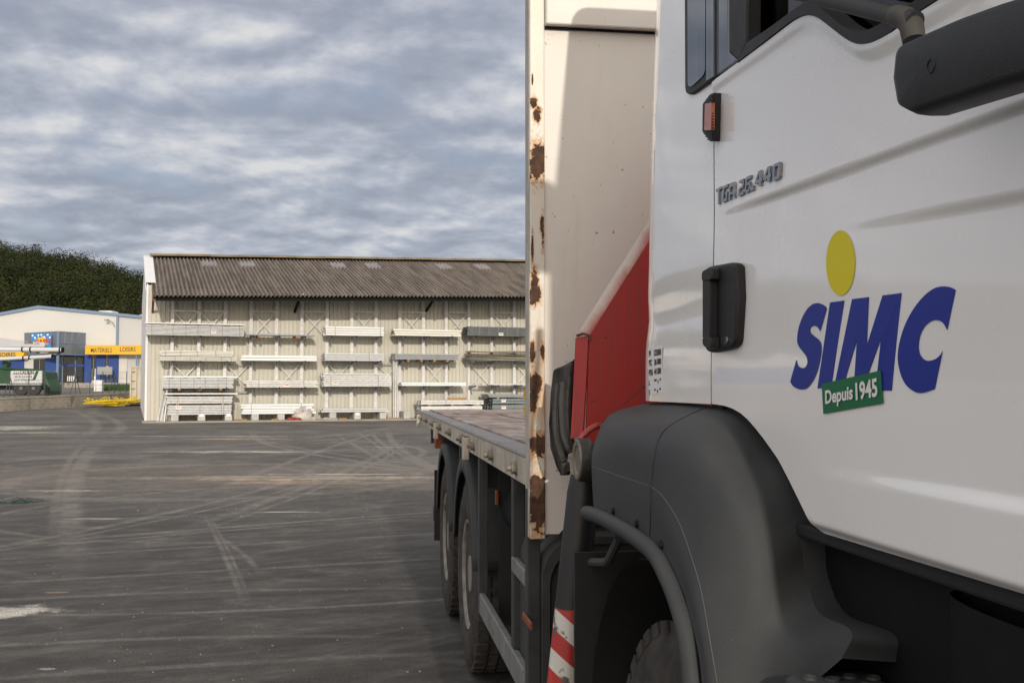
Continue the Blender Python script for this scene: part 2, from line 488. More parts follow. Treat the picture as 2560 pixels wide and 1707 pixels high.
# spilt sand and stone dust, each with its own place: (photo point, half width along / across in m, colour)
SP = [((690, 1188), 11, 4.0, (0.30, 0.25, 0.195)), ((345, 1036), 3.4, 6.5, (0.045, 0.044, 0.044)), ((60, 1033), 5.0, 5.0, (0.05, 0.049, 0.048)), ((655, 1199), 0.9, 0.28, (0.62, 0.45, 0.27)), ((680, 1194), 3.6, 0.55, (0.42, 0.36, 0.28)), ((590, 1129), 2.4, 0.5, (0.60, 0.56, 0.48)),
      ((597, 1097), 2.0, 0.35, (0.62, 0.48, 0.34)), ((640, 1091), 2.0, 0.3, (0.5, 0.45, 0.38)), ((725, 1279), 0.55, 0.06, (0.66, 0.62, 0.54)),
      ((-10, 1530), 0.46, 0.30, (0.74, 0.70, 0.63)), ((0, 1070), 2.8, 3.0, (0.58, 0.54, 0.46)), ((10, 1081), 3.4, 0.42, (0.68, 0.63, 0.53)),
      ((850, 1185), 1.6, 0.16, (0.60, 0.55, 0.47)), ((1040, 1193), 1.3, 0.16, (0.55, 0.48, 0.40)), ((760, 1205), 1.8, 0.5, (0.42, 0.32, 0.22)),
      ((430, 1090), 3.4, 0.3, (0.45, 0.41, 0.35)), ((950, 1118), 0.9, 0.08, (0.7, 0.67, 0.6)), ((230, 1296), 0.5, 0.1, (0.45, 0.40, 0.33)),
      ((150, 1226), 0.9, 0.2, (0.5, 0.46, 0.4)), ((118, 1671), 0.07, 0.03, (0.45, 0.42, 0.38)), ((140, 1480), 0.12, 0.04, (0.40, 0.26, 0.17))]
spn = g.noise(g.pos, 3.2, 9, 0.78, 0.2)
spn2 = g.noise(g.pos, 1.1, 8, 0.75)
for (u, v), ra, rb, c in SP:
    p = on_z(u, v, 0)
    q = g.mapping(g.pos, loc=(0, 0, 0))
    sub = g.N.new('ShaderNodeVectorMath'); sub.operation = 'SUBTRACT'; g.L.new(flat.outputs[0], sub.inputs[0]); sub.inputs[1].default_value = (p.x, p.y, 0)
    mp = g.mapping(sub.outputs[0], rot=(0, 0, TH), scale=(1, 1, 1))
    o3 = g.xyz(mp)
    dd = g.math('ADD', g.math('POWER', g.math('DIVIDE', o3[0], ra), 2), g.math('POWER', g.math('DIVIDE', o3[1], rb), 2))
    mask = g.ramp(g.math('SUBTRACT', g.math('MULTIPLY', g.math('SUBTRACT', spn, 0.12), 2.6), g.math('SQRT', dd)), 0.05, 0.5)
    mask = g.math('MULTIPLY', mask, g.math('MULTIPLY', g.ramp(fine, 0.36, 0.58, 0.25, 0.95), g.ramp(spn2, 0.36, 0.60, 0.25, 1.0)))
    if ra > 6: mask = g.math('MULTIPLY', mask, 0.4)
    colr = g.mix(mask, colr, c)
g.put(colr, g.b.inputs['Base Color'])
g.put(g.ramp(d_all, 0, 1, 0.72, 0.95), g.b.inputs['Roughness'])
g.b.inputs['Specular IOR Level'].default_value = 0.25
g.bump(g.math('ADD', g.math('MULTIPLY', fine, 1.0), g.math('MULTIPLY', grain, 0.5)), 0.55, 0.012)
m_yard = g.m

rows = []
for j in range(0, 100):
    Z = -24 + j * 1.6
    rows.append([lvl(-110 + i * 2.0, Z, ground_h(-110 + i * 2.0, Z)) for i in range(100)])
MB().grid(rows).build('yard', m_yard, smooth='all', kind='structure')
m_earth = mat('dry_earth', (0.16, 0.13, 0.09), 0.95, var=0.4, vscale=0.05)
MB().add([lvl(-2500, -1500, -0.06), lvl(2500, -1500, -0.06), lvl(2500, 3500, -0.06), lvl(-2500, 3500, -0.06)], [(0, 1, 2, 3)]).build('ground', m_earth, kind='structure')

# ------------------------------------------------------------------ warehouse
PHI = R(20.5)
WF = Frame(lvl((367 - 1280) / F * 48.5, 48.5), RT * math.cos(PHI) + FW * math.sin(PHI), RT * math.sin(PHI) - FW * math.cos(PHI))
def zline(u0, v0, u1, v1, b):
    a0, z0 = WF.un(u0, v0, b); a1, z1 = WF.un(u1, v1, b)
    return lambda s: z0 + (z1 - z0) * (s - a0) / (a1 - a0)
D_EAVE, SLOPE, D_RIDGE = 2.7, 0.30, -6.9
z_eave = zline(375, 740, 1315, 742, D_EAVE)
def z_roof(s, d):
    return z_eave(s) + (D_EAVE - d) * SLOPE
SL = 31.0
wh = empty('warehouse', WF.P(SL / 2, -5, 0), 'long cream metal warehouse with a brown corrugated roof over the steel racks', 'warehouse')

g = NG('cream_cladding')
n1_ = g.noise(g.pos, 0.6, 5); st_ = g.noise(g.mapping(g.pos, scale=(3, 3, 0.25)), 2.0, 5, 0.6)
c = g.mix(g.ramp(n1_, 0.3, 0.7), (0.56, 0.545, 0.475), (0.53, 0.515, 0.45))
c = g.mix(g.ramp(st_, 0.55, 0.8, 0, 0.18), c, (0.42, 0.40, 0.34))
g.put(c, g.b.inputs['Base Color']); g.b.inputs['Roughness'].default_value = 0.5
m_clad = g.m
m_trim = mat('white_flashing', (0.78, 0.79, 0.80), 0.45, 0.05, var=0.08, vscale=2)

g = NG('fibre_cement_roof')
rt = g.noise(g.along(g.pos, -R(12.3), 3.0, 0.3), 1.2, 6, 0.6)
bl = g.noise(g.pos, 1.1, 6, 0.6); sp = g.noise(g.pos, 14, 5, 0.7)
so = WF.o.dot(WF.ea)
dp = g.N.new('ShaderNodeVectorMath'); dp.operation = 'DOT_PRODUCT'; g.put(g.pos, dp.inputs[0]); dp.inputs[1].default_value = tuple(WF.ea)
# stripes at the wave pitch paint in the light and shade of each wave
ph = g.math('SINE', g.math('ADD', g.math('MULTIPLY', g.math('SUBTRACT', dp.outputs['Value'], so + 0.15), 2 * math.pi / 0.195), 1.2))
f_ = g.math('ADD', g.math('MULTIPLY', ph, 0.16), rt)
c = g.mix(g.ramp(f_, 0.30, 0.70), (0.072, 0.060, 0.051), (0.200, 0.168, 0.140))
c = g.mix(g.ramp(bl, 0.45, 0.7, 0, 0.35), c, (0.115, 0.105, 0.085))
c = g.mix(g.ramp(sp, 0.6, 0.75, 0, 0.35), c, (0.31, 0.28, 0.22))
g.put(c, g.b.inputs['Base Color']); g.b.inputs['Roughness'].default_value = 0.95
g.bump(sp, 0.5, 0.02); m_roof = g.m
m_lichen = mat('lichen_ridge', (0.25, 0.19, 0.105), 0.95, var=0.5, vscale=3, base2=(0.17, 0.145, 0.11), bump=0.5)
m_skyl = mat('weathered_rooflight', (0.33, 0.31, 0.32), 0.5, var=0.4, vscale=3, base2=(0.20, 0.18, 0.17))

# ribbed wall sheets, one object each
for k in range(31):
    mb = MB(); top, bot = [], []
    s = k * 1.0
    prof = []
    for r in range(5):
        q = s + r * 0.2
        prof += [(q, 0.0), (q + 0.125, 0.0), (q + 0.14, 0.036), (q + 0.178, 0.036), (q + 0.192, 0.0)]
    prof.append((s + 1.0 - 0.002, 0.0))
    rr = [[WF.P(a, b + 0.002 * (k % 2), 0.05) for a, b in prof], [WF.P(a, b + 0.002 * (k % 2), z_roof(a, 0) - 0.06) for a, b in prof]]
    mb.grid(rr).build('wall_sheet', m_clad, wh, fix=False)
# end wall (gable), rear wall and far end
for s0, s1 in ((-0.06, -0.005), (SL + 0.01, SL + 0.06)):
    poly = [WF.P(s0, 0.03, 0), WF.P(s0, 2 * D_RIDGE, 0), WF.P(s0, 2 * D_RIDGE, z_roof(0, 0) - 0.03), WF.P(s0, D_RIDGE, z_roof(0, D_RIDGE) - 0.03), WF.P(s0, 0.03, z_roof(0, 0) - 0.03)]
    if s0 > 1: poly = [Vector((p.x, p.y, p.z if p.z < 0.1 else p.z + z_eave(SL) - z_eave(0))) for p in poly]
    MB().prism(poly, WF.ea * (s1 - s0)).build('gable_wall', m_trim, wh)
MB().fbox(WF, 0, SL, 2 * D_RIDGE, 2 * D_RIDGE + 0.05, 0, z_roof(0, 0) - 0.2).build('rear_wall', m_clad, wh)
MB().fbox(WF, -0.07, 0.03, 0.032, 0.06, 0.03, z_roof(0, 0) - 0.1).build('corner_trim', m_trim, wh)
# corrugated roof sheets: three courses, overlapping
PITCH = 0.195
crs = [(D_EAVE, -0.5), (-0.45, -3.8), (-3.75, D_RIDGE + 0.05)]
nst = int((SL - 0.15) / (PITCH * 5))
for k in range(nst):
    for ci, (d0, d1) in enumerate(crs):
        a0 = 0.15 + k * PITCH * 5
        xs = [a0 + PITCH * 5 * i / 40.0 for i in range(41)]
        lift = 0.012 * (2 - ci) * 0 + 0.014 * ci * 0
        jz = random.uniform(-0.003, 0.003)
        def rp(a, d, up):
            return WF.P(a, d, z_roof(a, d) + 0.050 * math.cos(2 * math.pi * (a - 0.15) / PITCH) + up + jz)
        if ci == 0 or True:
            e0, e1 = (0.0 if ci == 0 else 0.006), 0.0
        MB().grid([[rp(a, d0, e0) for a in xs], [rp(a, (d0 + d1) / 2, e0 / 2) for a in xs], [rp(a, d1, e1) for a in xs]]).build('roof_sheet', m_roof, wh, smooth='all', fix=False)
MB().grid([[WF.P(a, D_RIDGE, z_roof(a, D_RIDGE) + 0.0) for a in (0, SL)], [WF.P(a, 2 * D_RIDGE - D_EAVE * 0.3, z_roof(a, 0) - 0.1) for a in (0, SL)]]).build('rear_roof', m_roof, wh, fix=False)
for k in range(20):
    a0, a1 = 0.2 + k * 1.54, 0.2 + k * 1.54 + 1.56
    mb = MB(); rws = []
    for i in range(7):
        an = R(-75 + 25 * i)
        rws.append([WF.P(a, D_RIDGE - 0.46 * math.sin(an) + 0.06, z_roof(a, D_RIDGE) - 0.03 + 0.20 * math.cos(an) + 0.008 * math.sin(k * 2.3)) for a in (a0, a1)])
    mb.grid(rws).build('ridge_tile', m_lichen, wh, smooth='all', fix=False, solid=0.015)
for u in (497, 594, 828, 916, 1088, 1188):
    s0, _ = WF.un(u, 665, -5)
    xs = [round((s0 - 0.15) / PITCH) * PITCH + 0.15 + PITCH * 4.5 * i / 36.0 for i in range(37)]
    f = 1 if u < 700 else 0
    MB().grid([[WF.P(a, d, z_roof(a, d) + 0.050 * math.cos(2 * math.pi * (a - 0.15) / PITCH) + 0.022) for a in xs] for d in (-4.5, -5.9)]).build('rooflight', m_skyl, wh, smooth='all', fix=False)
# rake capping, eave purlin, brackets, floodlights
mb = MB()
mb.ob(WF.P(-0.10, 0.0, z_roof(0, 0) + 0.05), WF.ea * 0.44, WF.P(0, D_RIDGE, z_roof(0, D_RIDGE)) - WF.P(0, 0, z_roof(0, 0)), (0, 0, 0.02))
mb.ob(WF.P(-0.12, 0.0, z_roof(0, 0) - 0.30), WF.ea * 0.02, WF.P(0, D_RIDGE, z_roof(0, D_RIDGE)) - WF.P(0, 0, z_roof(0, 0)), (0, 0, 0.37))
mb.build('rake_flashing', m_trim, wh)
MB().ob(WF.P(0.2, D_EAVE - 0.35, z_eave(0.2) - 0.19), WF.ea * 30.5 + Vector((0, 0, z_eave(30.7) - z_eave(0.2))), WF.eb * 0.1, (0, 0, 0.24)).build('eave_purlin', m_dark, wh)
MB().ob(WF.P(0.2, 1.5, z_roof(0.2, 1.5) - 0.22), WF.ea * 30.5 + Vector((0, 0, z_eave(30.7) - z_eave(0.2))), WF.eb * 0.1, (0, 0, 0.15)).build('purlin', m_dark, wh)
MB().ob(WF.P(0.2, 0.6, z_roof(0.2, 0.6) - 0.17), WF.ea * 30.5 + Vector((0, 0, z_eave(30.7) - z_eave(0.2))), WF.eb * 0.1, (0, 0, 0.12)).build('purlin', m_dark, wh)
for u in (380, 742, 1075, 1390, 1700):
    s0, _ = WF.un(u, 760, 1.0)
    mb = MB()
    mb.ob(WF.P(s0, 0.04, z_roof(s0, 0) - 0.30), WF.eb * 2.5 + Vector((0, 0, -2.5 * SLOPE)), WF.ea * 0.12, (0, 0, 0.13))
    zt = WF.un(u, 782, 0.2)[1]
    mb.ob(WF.P(s0, 0.03, zt), WF.eb * 1.7 + Vector((0, 0, z_roof(s0, 1.7) - 0.3 - zt)), WF.ea * 0.1, (0, 0, 0.12))
    mb.build('canopy_bracket', m_oxide if u == 380 else m_dark, wh)
for u in (758, 1100):
    s0, z0 = WF.un(u, 749, 2.2)
    mb = MB(); mb.fbox(WF, s0 - 0.1, s0 + 0.1, 2.1, 2.2, z0 - 0.10, z0 + 0.04); mb.fbox(WF, s0 - 0.015, s0 + 0.015, 2.15, 2.18, z0 + 0.04, z0 + 0.3)
    mb.build('floodlight', m_galv, wh)
MB().fbox(WF, -0.2, SL, 0.06, 2.15, -0.1, 0.055).build('concrete_apron', mat('apron_concrete', (0.40, 0.36, 0.30), 0.95, var=0.3, vscale=1.5, bump=0.3), kind='structure')

# ------------------------------------------------------------------ cantilever rack
rack = empty('cantilever_rack', WF.P(9, 0.2, 0.06), 'galvanised cantilever rack bolted along the warehouse wall', 'rack')
CU_ = [429.5, 496.4, 562, 626.7, 691, 754, 817, 878.6, 939.3, 998.8, 1058, 1115, 1172, 1228.7, 1285.3]
CS = [WF.un(u, 920, 0.22)[0] for u in CU_]
step = (CS[-1] - CS[0]) / 14
CS += [CS[-1] + step * i for i in range(1, 6)]
ARM_D = 1.32
rowz = [zline(400, 840, 1250, 840, ARM_D), zline(430, 902.5, 1100, 901, ARM_D), zline(430, 970, 1190, 963.5, ARM_D)]
for s in CS:
    mb = MB()
    zt = z_roof(s, 0.2) - 0.25
    mb.fbox(WF, s - 0.075, s + 0.075, 0.05, 0.06, 0.06, zt).fbox(WF, s - 0.075, s + 0.075, 0.24, 0.25, 0.06, zt).fbox(WF, s - 0.006, s + 0.006, 0.06, 0.24, 0.06, zt)
    mb.build('column', m_galv, rack)
    for z in rowz:
        zz_ = z(s)
        poly = [WF.P(s - 0.03, 0.252, zz_ - 0.19), WF.P(s - 0.03, ARM_D, zz_ - 0.06), WF.P(s - 0.03, ARM_D, zz_ - 0.004), WF.P(s - 0.03, 0.252, zz_ - 0.004)]
        a = MB().prism(poly, WF.ea * 0.06).build('arm', m_galvd, rack)
        MB().fbox(WF, s - 0.035, s + 0.035, ARM_D, ARM_D + 0.006, zz_ - 0.07, zz_ + 0.005).build('end_cap', m_dark, a)
ztop = zline(430, 779, 1250, 783.5, 0.2); zmid = zline(470, 910, 1200, 908, 0.2); zlow = zline(600, 978, 1200, 970, 0.2)
def bar(p, q, w=0.045):
    d = (q - p).normalized(); n_ = WF.eb; t = d.cross(n_).normalized()
    return MB().ob(p - t * w / 2, q - p, t * w, n_ * 0.02)
for i0 in (0, 1, 3, 5, 7, 9, 11, 13, 15, 17):
    a0, a1 = CS[i0] + 0.06, CS[i0 + 1] - 0.06
    MB().fbox(WF, a0 - 0.2, a1 + 0.2, 0.26, 0.30, ztop(a0), ztop(a0) + 0.07).build('tie_bar', m_galv, rack)
    h = 1.25
    bar(WF.P(a0, 0.17, ztop(a0)), WF.P(a1, 0.17, ztop(a1) - h)).build('diagonal_brace', m_galv, rack)
    bar(WF.P(a0, 0.20, ztop(a0) - h), WF.P(a1, 0.20, ztop(a1))).build('diagonal_brace', m_galv, rack)
for i0 in (0, 2, 4, 6, 8, 10, 12, 14, 16):
    a0, a1 = CS[i0] + 0.06, CS[i0 + 1] - 0.06
    for zl in (zmid, zlow):
        MB().fbox(WF, a0 - 0.1, a1 + 0.1, 0.26, 0.29, zl(a0) - 0.06, zl(a0)).build('tie_bar', m_galvd, rack)
    h = 1.2
    bar(WF.P(a0, 0.17, zmid(a0)), WF.P(a1, 0.17, zmid(a1) - h)).build('diagonal_brace', m_galv, rack)
    bar(WF.P(a0, 0.20, zmid(a0) - h), WF.P(a1, 0.20, zmid(a1))).build('diagonal_brace', m_galv, rack)

# ------------------------------------------------------------------ the bundles on the rack
def bundle(u0, u1, v0, v1, m, label, layers=5, d0=0.32, d1=1.26, cols=4, straps=(), tags=(), name='profile_bundle', ragged=0.06, gapz=0.013, blocks=()):
    vm = (v0 + v1) / 2
    a0, zb = WF.un(u0, v1, d1); a1, _ = WF.un(u1, v1, d1)
    _, zt = WF.un((u0 + u1) / 2, v0, d1)
    _, zb = WF.un((u0 + u1) / 2, v1, d1)
    root = empty(name, WF.P((a0 + a1) / 2, (d0 + d1) / 2, zb), label, 'steel bundle', 'steel bundles stored on the rack')
    h = (zt - zb) / layers; w = (d1 - d0) / cols
    for i in range(layers):
        mb = MB()
        for j in range(cols):
            j0, j1 = random.uniform(0, ragged), random.uniform(0, ragged)
            b0 = d0 + j * w
            s0, s1 = a0 + j0, a1 - j1
            zb_, zt_ = zb + i * h + gapz * 0.5, zb + (i + 1) * h - gapz
            # channel section: web towards the yard, two flanges
            mb.fbox(WF, s0, s1, b0 + w - 0.014, b0 + w - 0.004 + random.uniform(-0.004, 0.003), zb_, zt_)
            mb.fbox(WF, s0, s1, b0 + 0.004, b0 + w - 0.014, zb_, zb_ + min(0.012, h * 0.2))
            mb.fbox(WF, s0, s1, b0 + 0.004, b0 + w - 0.014, zt_ - min(0.012, h * 0.2), zt_)
        mb.build('profile_row', m, root)
    for t in straps:
        s = lerp(a0, a1, t)
        mb = MB(); e_ = 0.006
        mb.fbox(WF, s - 0.011, s + 0.011, d1 + 0.002, d1 + 0.008, zb - e_, zt + e_)
        mb.fbox(WF, s - 0.011, s + 0.011, d0 - 0.008, d1 + 0.008, zt + e_, zt + e_ + 0.006)
        mb.build('strap', m_strap, root)
    for t, fz in tags:
        s = lerp(a0, a1, t); zc = lerp(zb, zt, fz)
        tg = MB().fbox(WF, s - 0.12, s + 0.12, d1 + 0.01, d1 + 0.013, zc - 0.07, zc + 0.07).build('paper_tag', m_paper, root)
        MB().fbox(WF, s - 0.09, s + 0.09, d1 + 0.0135, d1 + 0.015, zc + 0.0, zc + 0.04).build('print', m_tag_red, tg)
    for t in blocks:
        s = lerp(a0, a1, t)
        MB().fbox(WF, s - 0.06, s + 0.06, d0, d1 - 0.02, zb - 0.1, zb - 0.002).build('timber_spacer', m_timber, root)
    return root
G = 'steel bundles stored on the rack'
B = bundle
B(364, 611, 813.5, 838.5, m_pale_steel, 'long silvery bundle with six straps, top shelf nearest the warehouse corner', 8, straps=(.06, .27, .40, .52, .65, .77, .95), tags=((.68, .4),))
B(362, 611, 807.5, 811, m_white_steel, 'single flat layer of white bars lying on the long silvery top-shelf bundle', 1, d1=1.2, blocks=(.2, .87), ragged=0.02)
B(612, 790, 834.5, 839, m_galvd, 'thin grey layer of bars on the top shelf right of the long silvery bundle', 1, blocks=(.2, .73))
B(812, 961, 816, 839, m_white_steel, 'bright white bundle of four layers on the top shelf', 4, straps=(.17, .93))
B(983, 1155, 823, 840, m_cream_steel, 'cream white bundle of three layers on the top shelf', 3, ragged=0.12)
B(1168, 1335, 817, 840, m_dark_grey, 'dense dark grey bundle on the top shelf nearest the lorry', 9, straps=(.07, .18, .32, .46, .6, .75), tags=((.5, .2),), cols=6)
B(398, 591, 891, 902, m_cream_steel, 'cream bundle lying directly on the second shelf nearest the corner', 4, straps=(.2, .4, .6, .8, .93))
B(399, 585, 876.5, 890, m_cream_steel, 'shorter cream bundle stacked on the second-shelf bundle nearest the corner', 4, straps=(.08, .28, .5, .75))
B(603, 796, 888, 902, m_white_steel, 'white bundle of two deep profiles on the second shelf', 2, ragged=0.1)
B(811, 960, 882.5, 902, m_pale_steel, 'silver grey bundle with punched ends on the second shelf', 4, straps=(.75,), ragged=0.03)
B(985, 1148, 884, 899, m_galvd, 'dull grey bundle on timber spacers on the second shelf', 3, blocks=(.22, .42, .62, .82), cols=6)
B(404, 584, 945, 970.5, m_pale_steel, 'tall pale bundle with many dotted straps on the third shelf nearest the corner', 7, straps=(.10, .26, .44, .6, .78, .9), blocks=(.24, .53, .82))
B(408, 597, 939.5, 944, m_white_steel, 'long loose white bars on top of the tall pale third-shelf bundle', 1, ragged=0.2)
B(609, 796, 950.5, 968.5, m_galv, 'grey bundle with a red printed tag on the third shelf', 4, tags=((.57, .25),), straps=(.2, .8), ragged=0.15)
B(806, 980, 938, 966, m_galv, 'large grey bundle with a pink tag near its left end on the third shelf', 6, tags=((.18, .3),), straps=(.12, .8), ragged=0.1)
B(803, 977, 932.5, 937.5, m_pale_steel, 'loose bright bars on top of the large grey third-shelf bundle', 1, ragged=0.25)
B(1002, 1167, 955.5, 964.5, m_white_steel, 'thin white layer of bars on the third shelf left of the bare arms', 2, cols=3)
B(1208, 1340, 958.5, 962, m_pale_steel, 'few loose bars on the third shelf beside the lorry headboard', 1, cols=3, ragged=0.3)
B(418, 580, 1012, 1036.5, m_pale_steel, 'strapped silver bundle with a white tag on the concrete blocks nearest the corner', 6, straps=(.15, .5, .83, .87), tags=((.17, .7),))
B(415, 582, 990.5, 1008.5, m_galv, 'grey bundle stacked on the floor bundle nearest the corner', 5, straps=(.17, .85), blocks=(.17, .85))
B(404, 596, 982, 986, m_white_steel, 'loose white bars on the top of the floor stack nearest the corner', 1, ragged=0.4)
B(603, 790, 1009, 1034.5, m_white_steel, 'white bundle of square tubes on the floor blocks above the red bag', 4, ragged=0.2, straps=(.13, .8))
B(803, 975, 1020, 1030, m_pale_steel, 'low pale bundle of two layers on the floor blocks', 2, ragged=0.12)
B(1050, 1210, 1000, 1011, m_galv, 'grey channel bundle resting on timber behind the far end of the truck bed', 2, blocks=(.15, .5, .85), straps=(.4,), d0=0.7, d1=1.9, cols=3)
B(1052, 1208, 1014.5, 1040, m_galv, 'grey bundle on the ground behind the far end of the truck bed', 3, d0=0.7, d1=1.9, cols=3)
B(1220, 1345, 984.5, 993, m_galvd, 'pale grey top layer of the stack behind the truck bed', 2, d0=0.5, d1=2.0, cols=4, blocks=(.2,))
B(1230, 1345, 996, 1009, m_teal_grey, 'dark grey green bundle with a white label behind the truck bed', 2, d0=0.5, d1=2.0, cols=4, tags=((.25, .6),))
B(1230, 1345, 1011, 1040, m_teal_grey, 'lowest grey green bundle on the ground behind the truck bed', 3, d0=0.5, d1=2.0, cols=4, tags=((.25, .75),))
# warped sheets
m_sheet_g = mat('grey_green_sheet', (0.42, 0.45, 0.40), 0.6, var=0.3, vscale=3)
m_sheet_w = mat('brown_board', (0.40, 0.31, 0.20), 0.8, var=0.35, vscale=3)
root = empty('sheet_stack', WF.P(WF.un(1240, 900, 1)[0], 0.8, rowz[1](15)), 'stack of warped grey and brown sheets on the second shelf beside the lorry', 'sheet stack', G)
for i in range(9):
    a0, z0 = WF.un(1166 + random.uniform(0, 14) + (8 if i > 6 else 0), 900 - (i * 2.0 if i < 7 else i * 2.0 + 7), 1.3)
    a1 = WF.un(1345, 900, 1.3)[0]
    ph = random.uniform(0, 6)
    lo = [[WF.P(lerp(a0, a1, t / 10), b, z0 + 0.015 * math.sin(ph + t * 0.6)) for t in range(11)] for b in (0.3, 1.33 + random.uniform(-.08, .04))]
    MB().grid(lo).build('sheet', m_sheet_g if i in (0, 1, 2, 3, 7) else m_sheet_w, root, smooth='all', fix=False, solid=0.018)
for i, (u, v) in enumerate([(437, 1037), (504, 1037), (571.5, 1037), (638, 1035), (703, 1035), (769, 1034), (832.5, 1031), (894, 1031), (958, 1031), (1018, 1028), (1082, 1034), (1150, 1034)]):
    s, zt = WF.un(u, v, 1.3)
    where = ['first', 'second', 'third', 'fourth', 'fifth', 'sixth', 'seventh', 'eighth', 'ninth', 'tenth', 'eleventh', 'twelfth'][i]
    mb = MB().fbox(WF, s - 0.165, s + 0.165, 0.35, 1.3, 0.056, min(zt, 0.42) - 0.004)
    o = mb.build('support_block', m_block, bevel=0.015, label=f'{where} pale concrete support block from the warehouse corner along the rack foot', cat='concrete block', group='blocks under the floor bundles')
    if i in (1, 2, 7):
        MB().fbox(WF, s - 0.1, s + 0.1, 1.302, 1.305, 0.25, 0.36).build('paper_tag', m_paper, o)
# profiles leaning by the corner, upright pipes, litter
for k, (ub, ut, vt) in enumerate([(392, 408, 965), (396, 420, 925), (400, 430, 908), (405, 414, 990), (409, 421, 950)]):
    s0, _ = WF.un(ub, 1052, 1.55); s1, z1 = WF.un(ut, vt, 0.5)
    p, q = WF.P(s0, 1.5, 0.06), WF.P(s1, 0.6 - 0.05 * k, z1)
    t = (q - p).normalized(); sd = t.cross(WF.eb).normalized()
    mb = MB().ob(p, q - p, sd * 0.05, WF.eb * 0.008).ob(p, q - p, sd * 0.006, WF.eb * 0.05)
    mb.build('steel_angle', [m_galv, m_galvd, m_galv, m_pale_steel, m_white_steel][k], label=['shortest grey angle', 'dull grey angle', 'tallest grey angle', 'short pale angle', 'bright white angle'][k] + ' leaning against the rack by the warehouse corner', cat='steel angle', group='angles leaning by the corner')
for k, u in enumerate((984, 988.5, 993, 996)):
    s, _ = WF.un(u, 1035, 1.0); _, zt = WF.un(u, [888, 897, 893, 1000][k], 0.9)
    MB().tube([WF.P(s, 1.0, 0.06), WF.P(s, 0.85, zt)], [0.035, 0.035, 0.045, 0.03][k] * 0.8, 8).build('upright_pipe', [m_galv, m_white_steel, m_galv, m_pale_steel][k], smooth=True, label=['leftmost grey', 'bright white', 'thick grey', 'short pale'][k] + ' pipe of the upright group standing mid rack', cat='pipe', group='pipes standing upright at the rack')
s, _ = WF.un(740, 1045, 1.6)
m_redbag = mat('red_plastic', (0.30, 0.055, 0.04), 0.5); m_clear = mat('dirty_clear_film', (0.50, 0.47, 0.44), 0.35, var=0.3, vscale=9)
def crumple(c, rx, ry, rz, seed, amp=0.25, nu=14, nv=9):
    rnd = random.Random(seed); vs, fs = [], []
    offs = [[1 + rnd.uniform(-amp, amp) for _ in range(nu)] for _ in range(nv + 1)]
    for j in range(nv + 1):
        la = math.pi / 2 * (1 - j / nv)
        for i in range(nu):
            an = 2 * math.pi * i / nu; k = offs[j][i]
            vs.append(c + WF.ea * (rx * math.cos(an) * math.cos(la) * k) + WF.eb * (ry * math.sin(an) * math.cos(la) * k) + Vector((0, 0, max(0, rz * math.sin(la) * k))))
    for j in range(nv):
        for i in range(nu):
            fs.append((j * nu + i, j * nu + (i + 1) % nu, (j + 1) * nu + (i + 1) % nu, (j + 1) * nu + i))
    return MB().add(vs, fs)
crumple(WF.P(s - 0.1, 1.65, 0.056), 0.42, 0.22, 0.12, 3).build('plastic_bag', m_redbag, smooth=True, label='crumpled red plastic bag on the apron under the white tubes', cat='bag')
crumple(WF.P(s + 0.35, 1.45, 0.056), 0.5, 0.2, 0.55, 5).build('plastic_film', m_clear, smooth=True, label='heap of clear plastic film over the red bag', cat='plastic film')
crumple(WF.P(s + 1.5, 1.75, 0.056), 0.5, 0.2, 0.10, 9).build('plastic_film', m_clear, smooth=True, label='flat scrap of clear film right of the red bag', cat='plastic film')
for k, (u, v, w, tl) in enumerate([(985, 1040, 0.75, 'long orange board lying at the foot of the upright pipes'), (612, 1049, 0.35, 'short brown offcut left of the white tube bundle'), (592, 1048, 0.3, 'brown offcut just right of the corner floor stack'), (858, 1049, 0.4, 'tan offcut under the low pale bundle'), (690, 1047, 0.3, 'small offcut between the blocks left of the red bag')]):
    s, _ = WF.un(u, v, 1.6)
    a = R([4, 25, -20, 10, 30][k])
    MB().ob(WF.P(s - w / 2, 1.5, 0.057), (WF.ea * math.cos(a) + WF.eb * math.sin(a)) * w, (WF.eb * math.cos(a) - WF.ea * math.sin(a)) * 0.12, (0, 0, 0.07)).build('timber_offcut', m_timber, label=tl, cat='timber', group='timber offcuts on the apron')
MB().fbox(WF, WF.un(1120, 999, 1.2)[0], WF.un(1166, 999, 1.2)[0], 1.1, 1.25, WF.un(1140, 998, 1.2)[1] - 0.02, WF.un(1140, 994, 1.2)[1]).build('timber_batten', m_timber, label='pale timber batten lying on the grey channel bundle behind the truck bed', cat='timber')

# ================================================================== the flatbed lorry
XS = 0.565            # side plane of the bed and headboard
XD = 0.71             # side plane of the cab door
lorry = empty('flatbed_lorry', (1.8, 6.0, 0), 'white flatbed lorry with grey wheel arch parked close on the right', 'lorry')

